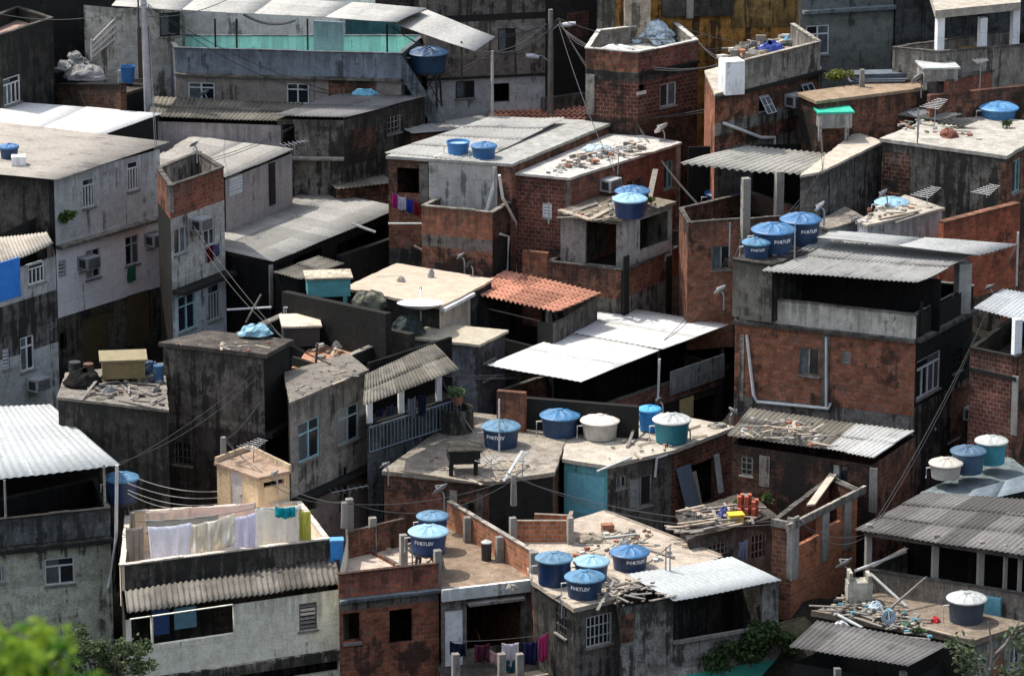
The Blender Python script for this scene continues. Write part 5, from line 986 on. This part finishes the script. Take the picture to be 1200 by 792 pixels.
m.build('crown',leafm((.13,.16,.09),(.06,.08,.04)),t)
# ---- rubbish on roofs
rubble([(960,716),(1090,748),(1075,722),(990,700)],zA,'litter of planks bottles and rags on the slab',130,.14,[WOODG,WOOD,paint((.4,.36,.3),.9),paint((.1,.25,.3),.8),CONC,DARKM],up=.12); rubble([(672,655),(800,665),(760,620),(690,625)],zD,'broken bricks and wood scraps on the flat roof of four tanks',70); rubble([(700,716),(790,704),(745,680),(700,690)],zD,'tangle of sticks beside the frontmost tank',60,.1,up=.3,mats=[WOODG,WOOD,CONC,CONC,WOODG])
rubble([(640,208),(760,180),(740,165),(660,190)],T.fz,'odds and ends on the whitewashed roof',70,.2,up=.15); rubble([(660,256),(730,262),(770,240),(715,232)],S2.fz,'old boards on the half built room roof',40,.14); rubble([(470,556),(570,566),(640,552),(540,520)],zO,'scraps on the grey roof',30,.1); rubble([(720,545),(850,505),(770,490),(690,520)],zO,'scraps on the sunny flat roof',30,.1); rubble([(430,640),(500,672),(520,620),(470,625)],zE,'scraps on the brown terrace',24,.12)
rubble([(1045,150),(1150,165),(1110,142),(1060,140)],AR.fz,'scraps on the whitewashed slab',40,.14); rubble([(1010,262),(1100,246),(1060,234),(1020,244)],K1.fz,'boards and stones on the patched roof',26,.15); rubble([(845,78),(940,62),(920,52),(850,66)],TR.fz,'jumble stored on the walled roof terrace',90,.3,up=.4); rubble([(790,628),(900,606),(870,590),(800,604)],C.fz,'scraps on the shack roof',60,.14,up=.1); rubble([(862,512),(965,526),(960,500),(885,488)],P2.z+.5,'stones and branches on the mossy annex roof',50,.15,up=.1)
rubble([(345,432),(405,438),(420,416),(380,408)],ZT.fz,'odds and ends on the terracotta terrace',20,.2,up=.2)
# ---- wires
for i,(a,ya,b,yb,s) in enumerate((((160,560),137,(262,575),141,.2),((150,566),137,(262,582),141,.25),((150,574),137,(255,590),141,.25),((150,578),137,(240,592),140,.3))): wire(pY(a[0],a[1],ya),pY(b[0],b[1],yb),s,'pale clothes wire strung from the white ribbed roof to the stair tower',.012,PVC)
for (a,ya,b,yb,s) in (((655,22),164,(830,40),166,.5),((640,28),164,(560,60),163,.4),((174,10),160,(205,40),166,.3),((173,5),160,(-20,12),160,.5),((174,20),160,(300,-20),168,.4),((655,30),164,(720,200),156,.4),((800,32),164,(960,50),166,.4)): wire(pY(a[0],a[1],ya),pY(b[0],b[1],yb),s,'thin black overhead wire crossing between the upper houses')

def leanboard(x0,x1,yt,yb,house,side,label,mat,n0=.7,name='board'):
    f = house.F[side]; u0 = f.uz(x0,yb)[0]; u1 = f.uz(x1,yb)[0]; z1 = f.uz((x0+x1)/2,yt)[1]; z0 = f.uz((x0+x1)/2,yb)[1]; m = MB()
    m.box(f.pt(u0,z0,n0), f.d*(u1-u0), f.n*(-(n0-.06))+V((0,0,z1-z0)), f.n*.03); return tag(m.build(name,mat),label,'board','boards leaning on walls')
leanboard(790,806,546,604,O2,3,'slate blue board leaning on the brick end wall',paint((.1,.13,.17),.7)); leanboard(809,813,552,606,O2,3,'pale plank leaning upright beside the slate blue board',WOOD,.5); leanboard(834,840,532,575,O2,3,'whitish narrow board on the brick end wall',WHITE_L,.3)

tank(11,172,187,23,H1.z+.1,'dark blue tank at the far left edge on the large grey roof',legs=0); m = MB(); p = pz(22,193,H1.z+.08); m.cbox(p,.55,.5,.35,.1); tag(m.build('block',W_WALL),'white block beside the far left tank','block')
# balcony, railings, furniture
t = thing('balcony','rounded plaster balcony with a green plant at the end of the veranda','balcony',pY(536,500,J.P[2].y-.6)); p = pY(534,503,J.P[2].y-.5); R = 21/sc(p); h_ = mpx(p,32); m = MB(); m.lathe(p-V((0,0,.2)),[(0,0),(R,0),(R,h_),(R-.1,h_),(R-.1,.3),(0,.3)],28); m.build('balcony_wall',plaster((.17,.17,.16),.6),t)
def railing(label,a,b,Yr,hp,mat,nb=12,name='railing'):
    A = pY(a[0],a[1],Yr); B = pY(b[0],b[1],Yr); h = mpx(A,hp); m = MB(); m.tube([A+V((0,0,h)),B+V((0,0,h))],.03,5); m.tube([A+V((0,0,.06)),B+V((0,0,.06))],.025,5)
    for i in range(nb+1): q = A.lerp(B,i/nb); m.tube([q,q+V((0,0,h))],.02,5)
    tag(m.build(name,mat),label,'railing','railings')
railing('short white iron railing above the black retaining wall',(333,373),(364,377),ZT.P[2].y+2.3,13,PVC)
A_, B_ = J.F[1].pt(0,0,.12), J.F[1].pt(J.F[1].len,0,.12); m = MB(); h0 = J.z-.95
for i in range(27): q = A_.lerp(B_,i/26)+V((0,0,h0)); m.tube([q,q+V((0,0,.95))],.018,5)
for z_ in (.02,.95): m.tube([A_+V((0,0,h0+z_)),B_+V((0,0,h0+z_))],.03,5)
tag(m.build('railing',paint((.16,.2,.24),.6)),'long blue grey railing fixed to the veranda front','railing','railings')
m = MB(); Yr = PB.P[0].y-.6
for i in range(4): m.tube([pY(107,50+i*6,Yr),pY(139,18+i*8,Yr)],.035,5)
m.tube([pY(107,72,Yr),pY(107,46,Yr)],.04,5); m.tube([pY(139,45,Yr),pY(139,16,Yr)],.04,5); tag(m.build('railing',PVC),'white sloping stair rails beside the white walled house','railing','railings')
wire(pY(285,17,PH.P[1].y+1.2),pY(346,24,PH.P[1].y+1.2),.28,'dark hammock slung under the pool terrace roof',.055,name='hammock',group='hammocks')
def table(cx,cy,w,z,label,mat,hp=14,n=4,cat='table',name='table'):
    p = pz(cx,cy,z); W = w/sc(p); H = mpx(p,hp); t = thing(name,label,cat,p); m = MB(); m.cbox(p+V((0,0,H-.05)),W,W*.7,.05,.1); m.build('table_top',mat,t)
    for sx in (-.42,.42):
        for sy in (-.28,.28): m = MB(); m.cbox(p+V((sx*W,sy*W,0)),.05,.05,H-.05,.1); m.build('leg',mat,t)
table(1134,70,22,RT.fz,'yellow wooden table in the open terrace',paint((.34,.2,.06),.7)); table(1115,66,12,RT.fz,'red wooden stool left of the yellow table',paint((.25,.06,.03),.7),cat='stool',name='stool'); table(262,78,22,PH.fz,'white plastic table at the left of the pool terrace',WHITE_L); table(290,78,18,PH.fz,'white plastic table second from the left on the pool terrace',WHITE_L); table(330,79,20,PH.fz,'white plastic table near the blue partition',WHITE_L)
# boards and sheets
for i in range(6):
    m = MB(); p = pz(1028,96-i*.4,Wl.fz); m.cbox(p+V((random.uniform(-.1,.1),random.uniform(-.1,.1),i*.06)),2.2,.8,.045,.12+random.uniform(-.06,.06)); tag(m.build('board',paint((.1,.12,.14),.8,0,.4)),'blue grey board in the flat stack behind the earthy roof slab','board','boards stacked behind the earthy slab')
for q,l in ((((1050,136),(1102,142),(1130,134),(1075,127)),'dark broken roofing sheet lying at the back of the whitewashed slab'),(((1098,146),(1128,149),(1146,141),(1120,138)),'smaller black roofing sheet near the wide low blue tank')):
    o = sheetmesh([pz(x,y,AR.fz+.08+(.25 if i>1 else 0)) for i,(x,y) in enumerate(q)], R_DARK,'f',.18,.03,1.2,.03,'roofing_sheet',.06,None); tag(o,l,'roofing sheet','loose roofing sheets')
for i,(a,b,l) in enumerate((((656,247),(692,259),'pale board along the left edge of the half built room'),((690,259),(716,246),'broad pale board pointing back on the half built room'),((662,252),(700,240),'grey board across the half built room roof'),((760,238),(768,214),'whitish stick leaning by the twin tanks'))): plank(a,b,S2.fz,l,WOOD if i<2 else WOODG,.22,.05,.5 if i==3 else .02)
for a,b,l,h,k in (((700,716),(720,690),'grey stick lying by the frontmost tank',D1,.3),((640,695),(662,715),'white pipe leaning beside the frontmost tank',D1,.4),((700,632),(748,628),'long brown batten on the four tank roof',D1,.05),((745,640),(790,655),'dark batten near the white ribbed roof',D1,.03),((735,525),(748,505),'grey stick propped by the white lidded teal tank',O2,.5),((700,553),(740,538),'weathered batten on the turquoise room roof',O2,.05),((470,552),(560,568),'long pale batten along the front of the grey roof',O1,.05),((590,565),(612,545),'pale stick propped on the grey roof edge',O1,.5),((905,300),(930,296),'batten lying at the foot of the block tower tanks',PT,.04),((1030,258),(1075,250),'brown batten on the patched grey block',K1,.05),((1050,262),(1092,250),'rusty batten right of the brown batten',K1,.05),((95,470),(120,448),'pale pole lying on the black stained low house',LB,.3),((140,470),(190,482),'black beam lying across the cluttered yard roof',LB,.05),((965,712),(1010,738),'long whitish plank at the left front of the littered slab',A1,.06),((1010,742),(1090,752),'pale board along the front edge of the littered slab',A1,.05),((1050,728),(1120,748),'thin white lath behind the blue grey dish',A1,.05)): plank(a,b,h.fz,l,random.choice((WOOD,WOODG,WHITE_L)),.1,.05,k)
lump(692,634,34,8,D1.fz,'crumpled cream sacking on the four tank roof','sacking','sacking',slabm((.55,.48,.38),.3),flat=.7,seed=21); m = MB(); m.cbox(pz(712,622,D1.fz),.42,.3,.26,.2); tag(m.build('brick_block',BR_NEW),'single red block standing on the four tank roof','brick'); lump(731,640,13,9,D1.fz,'small white sack beside the single red block','sack','sack',WHITE_L,seed=22)
lump(100,452,44,18,LB.fz,'black tarpaulin covered pile on the cluttered yard roof','covered_pile','pile',SHADE_BLK,flat=.7,seed=31); lump(172,436,30,14,LB.fz,'dark blue tarpaulin heap by the yellowish crate','tarpaulin_heap','tarpaulin',paint((.02,.05,.11),.6),seed=32); lump(128,462,16,10,LB.fz,'grey sack in front of the yellowish crate','sack','sack',paint((.2,.2,.2),.8),seed=33)
lump(478,388,40,18,K.fz-.8,'dark green cloth sagging below the large shallow dish','sagging_cloth','cloth',paint((.01,.02,.02),.7),Y=K.P[0].y+.3,flat=.8,seed=34)
for x,y,w_,hp,h,l,c_ in ((398,408,18,10,ZT,'grey bundle on the terracotta terrace',(.15,.15,.15)),(420,402,16,9,ZT,'brown bundle on the terracotta terrace',(.16,.1,.06)),(470,330,10,6,LH,'pale stone on the back of the sunlit beige roof',(.4,.38,.34)),(505,325,8,10,LH,'squat grey block at the back edge of the beige roof',(.3,.3,.29)),(640,180,24,7,T,'white crumpled sheet at the back of the whitewashed roof',(.6,.62,.62)),(700,178,40,8,T,'pile of pale blue boards at the back of the whitewashed roof',(.42,.52,.55)),(1020,150,28,3,N2,'reddish stain coloured rag on the pale slab',(.3,.16,.12)),(985,735,20,7,A1,'pale plastic bag heap at the left of the littered slab',(.55,.55,.53)),(1025,715,22,9,A1,'white and blue bag heap near the washing trough',(.4,.48,.52)),(1062,735,12,8,A1,'green bottle bundle beside the red bowl',(.12,.2,.12)),(820,612,16,6,C,'black rag on the wood pile',(.03,.03,.03)),(600,690,14,6,E1,'pale rag by the brick parapet',(.4,.36,.3)),(840,500,24,5,O2,'grey rag heap at the right corner of the sunny roof',(.25,.23,.2)),(690,488,12,6,O1,'orange pot shaped lump beside the black wall',(.35,.12,.06))): lump(x,y,w_,hp,h.fz,l,'bundle','bundle',paint(c_,.85,0,.45),flat=.7,seed=x*.37)
# more posts, dishes, plants
for x,yb,yt,h,l in ((612,306,270,S1,'thin steel rod at the left of the bare brick house'),(855,300,262,PT,'thin white rod left of the smallest tank'),(931,303,262,PT,'thin rod in front of the middle tank'),(780,676,640,D1,'reinforcing rod by the white ribbed roof'),(785,676,640,D1,'second reinforcing rod by the white ribbed roof'),(1010,102,82,Wl,'short concrete stub on the earthy slab'),(1075,168,128,AR,'iron rod standing near the left edge of the whitewashed slab'),(735,156,128,T,'iron rod at the back of the whitewashed roof'),(643,262,238,S2,'thin rod left of the half built room'),(262,536,512,TWR,'stub post on the peach stair tower')): pole(x,yb,yt,h.fz,l,.03 if 'rod' in l else .12,STEEL if 'rod' in l else CONC,'rod' if 'rod' in l else 'post','rod' if 'rod' in l else 'post','rods and stubs on the roofs')
for x,y,w_,hp,h,l in ((866,592,14,10,C,'potted fern behind the brick stack'),(900,590,12,14,C,'dark leaved pot plant right of the brick stack'),(446,432,18,8,ZT,'dusty pot plant on the right of the terracotta terrace'),(355,436,12,6,ZT,'small weed on the left of the terracotta terrace'),(1180,150,10,8,AR,'small weed by the wide low blue tank'),(1075,744,18,8,A1,'straggling weed at the front of the littered slab')): plant(x,y,w_,hp,l,z=h.fz,mat=random.choice((LG,LD)),n=120,s=.14)
dish(1003,258,13,'small dish at the right end of the low bluish block',z=K2.fz+.4); dish(690,150,14,'dish half hidden behind the whitewashed roof',Y=T.P[3].y+.6); dish(410,118,13,'dish standing behind the grey corrugated ridge',Y=V_.P[3].y+.4); dish(228,170,12,'small dish above the brick parapet of the narrow white house',Y=H3.P[2].y+1.2); dish(1160,338,14,'dish above the blue shaded awning',Y=Q.P[3].y+.5); dish(452,546,14,'small dish at the left corner of the broad grey roof',z=O1.fz+.4); dish(322,556,13,'dish on the right corner of the peach stair tower',z=TWR.fz+.4); dish(480,640,14,'small dish among the concrete posts of the brown terrace',z=E1.fz+.6); dish(805,500,13,'dish behind the white lidded teal tank',z=O2.fz+.5,aim=(-.6,.2,.6)); dish(655,700,12,'tiny dish at the left kerb by the four tanks',z=D1.fz+.3); dish(240,110,13,'dish fixed low on the pool house front',Y=PH.F[1].pt(1,0,.2).y)
ends = [((655,24),AL.P[1].y-.8),((174,8),LC.P[1].y-.4),((577,62),GB.P[1].y-1.2),((735,128),T.P[3].y),((404,112),V_.P[3].y),((964,200),N2.P[1].y),((1190,290),P.P[2].y),((514,440),J.P[2].y),((337,402),I1.P[2].y),((404,590),E2.P[0].y+.2),((602,560),O1.P[2].y-1.3),((770,405),NH.P[2].y-1),((850,305),PT.P[0].y),((262,515),TWR.P[0].y),((140,545),G.P[2].y-.4),((935,610),BRK.P[1].y),((1016,625),A2.P[0].y),((1191,290),P.P[2].y+.3),((868,282),N1.P[1].y),((183,200),H3.P[0].y),((718,140),U.P[2].y),((960,82),TR.P[2].y)]
for i,j in ((0,3),(0,2),(1,4),(1,19),(2,4),(3,18),(3,20),(5,12),(6,16),(7,8),(7,11),(8,13),(9,13),(9,10),(10,15),(11,12),(12,18),(14,8),(15,16),(19,8),(20,21),(21,5),(11,7),(10,7),(4,19)):
    for k in range(2): wire(pY(*ends[i][0],ends[i][1])+V((0,0,.1*k)),pY(*ends[j][0],ends[j][1])+V((.1*k,0,0)),.3+.25*k+random.random()*.3,'thin black cable slung between two houses',.014,group='cables slung between houses',name='cable')

f = F2.F[1]; m = MB()
for x0,x1,y0,y1,cc in ((186,206,722,752,0),(212,238,720,745,1)): u0,u1 = f.uz(x0,735)[0],f.uz(x1,735)[0]; z1,z0 = f.uz(x0,y0)[1],f.uz(x0,y1)[1]; f.bx(m,u0,u1,z0,z1,-.7,-.66,cc)
tag(m.build('curtain',[paint((.02,.05,.14),.8),paint((.1,.2,.26),.8)]),'blue cloth screens hanging inside the open porch','curtain')

# dark yard under the carport and the cluttered low roofs
Yk = ZT.P[2].y+2.0
def bar(a,b,Ya,Yb,label,r=.045,mat=None,name='pole'):
    m = MB(); m.tube([pY(a[0],a[1],Ya),pY(b[0],b[1],Yb)],r,6); tag(m.build(name,mat or WOODG),label,name,'poles in the dark yard')
bar((266,363),(318,360),Yk+1.5,Yk+1.5,'pale horizontal rail below the carport post',.04,PVC); bar((288,378),(306,345),Yk+1,Yk+1.2,'slanting brown stick in the dark yard',.04); bar((455,262),(500,262),U.P[0].y-.9,U.P[0].y-.9,'white rail below the washing by the brick room',.04,PVC); bar((412,262),(440,272),Y.P[1].y+1.0,Y.P[1].y+1.0,'short pale batten under the carport edge',.05,WHITE_L); bar((485,288),(540,318),LH.P[4].y+.6,LH.P[4].y+.2,'pale pole sloping down behind the beige roof',.05,WOODG); bar((370,428),(372,402),ZT.P[1].y,ZT.P[1].y,'short rusty post on the terracotta terrace',.05,RUST)
Wall('low black wall with a pale coping climbing past the light blue plastic sheet', (282,394), (342,368), C_BLK, .3, 3, C_LT, Y=Yk-.6, zb=.5)
Wall('black wall sloping behind the turquoise crate', (400,300), (470,276), plaster((.05,.048,.045),.6), .25, 3, Y=LH.P[4].y+1.2)
for i,(x,y,w_,hp,l,c_) in enumerate(((88,446,14,22,'black drum at the back left of the cluttered yard roof',(.02,.02,.02)),(104,444,12,18,'rusty drum beside the black drum on the yard roof',(.1,.05,.03)),(186,448,12,20,'blue drum against the mouldy block on the yard roof',(.03,.09,.18)))):
    p = pz(x,y,LB.fz); R = w_/2/sc(p); H_ = mpx(p,hp); m = MB(); m.lathe(p,[(0,0),(R,0),(R*1.03,H_*.33),(R,H_*.34),(R*1.03,H_*.66),(R,H_*.67),(R,H_),(0,H_)],18); tag(m.build('drum',paint(c_,.6,0,.4)),l,'drum')
rubble([(80,462),(190,476),(186,440),(90,446)],LB.fz,'scrap wood and stones on the cluttered yard roof',60,.15,[WOODG,DARKM,CONC,RUST,WOODG],up=.1)
rubble([(345,470),(425,437),(405,424),(345,440)],I2.fz,'bits of mortar on the grey wing roof',25,.08,[CONC,WOODG,CONC,CONC,WOOD]); rubble([(200,405),(300,415),(325,402),(255,396)],I1.fz,'scraps on top of the black block',16,.1)

for (a,ya,b,yb,s) in (((655,26),AL.P[1].y-.8,(577,64),GB.P[1].y-1.2,.3),((655,24),AL.P[1].y-.8,(505,40),GB.P[1].y-.4,.4),((655,28),AL.P[1].y-.8,(700,58),TU.P[1].y-.1,.2),((648,30),AL.P[1].y-.8,(600,30),GB.P[1].y-.3,.3),((577,70),GB.P[1].y-1.2,(455,30),PH.P[2].y,.4),((655,32),AL.P[1].y-.8,(862,72),TR.P[1].y+.6,.9),((780,52),TU.P[3].y+.2,(900,40),OH.P[1].y-.1,.4),((818,50),TU.P[3].y,(868,74),TR.P[1].y+.4,.2)):
    for k in range(2): wire(pY(a[0],a[1],ya)+V((0,0,.08*k)),pY(b[0],b[1],yb)+V((0,0,.12*k)),s+.2*k,'thin black cable slung between two houses',.015,group='cables slung between houses',name='cable')
print("\n".join(LOG))
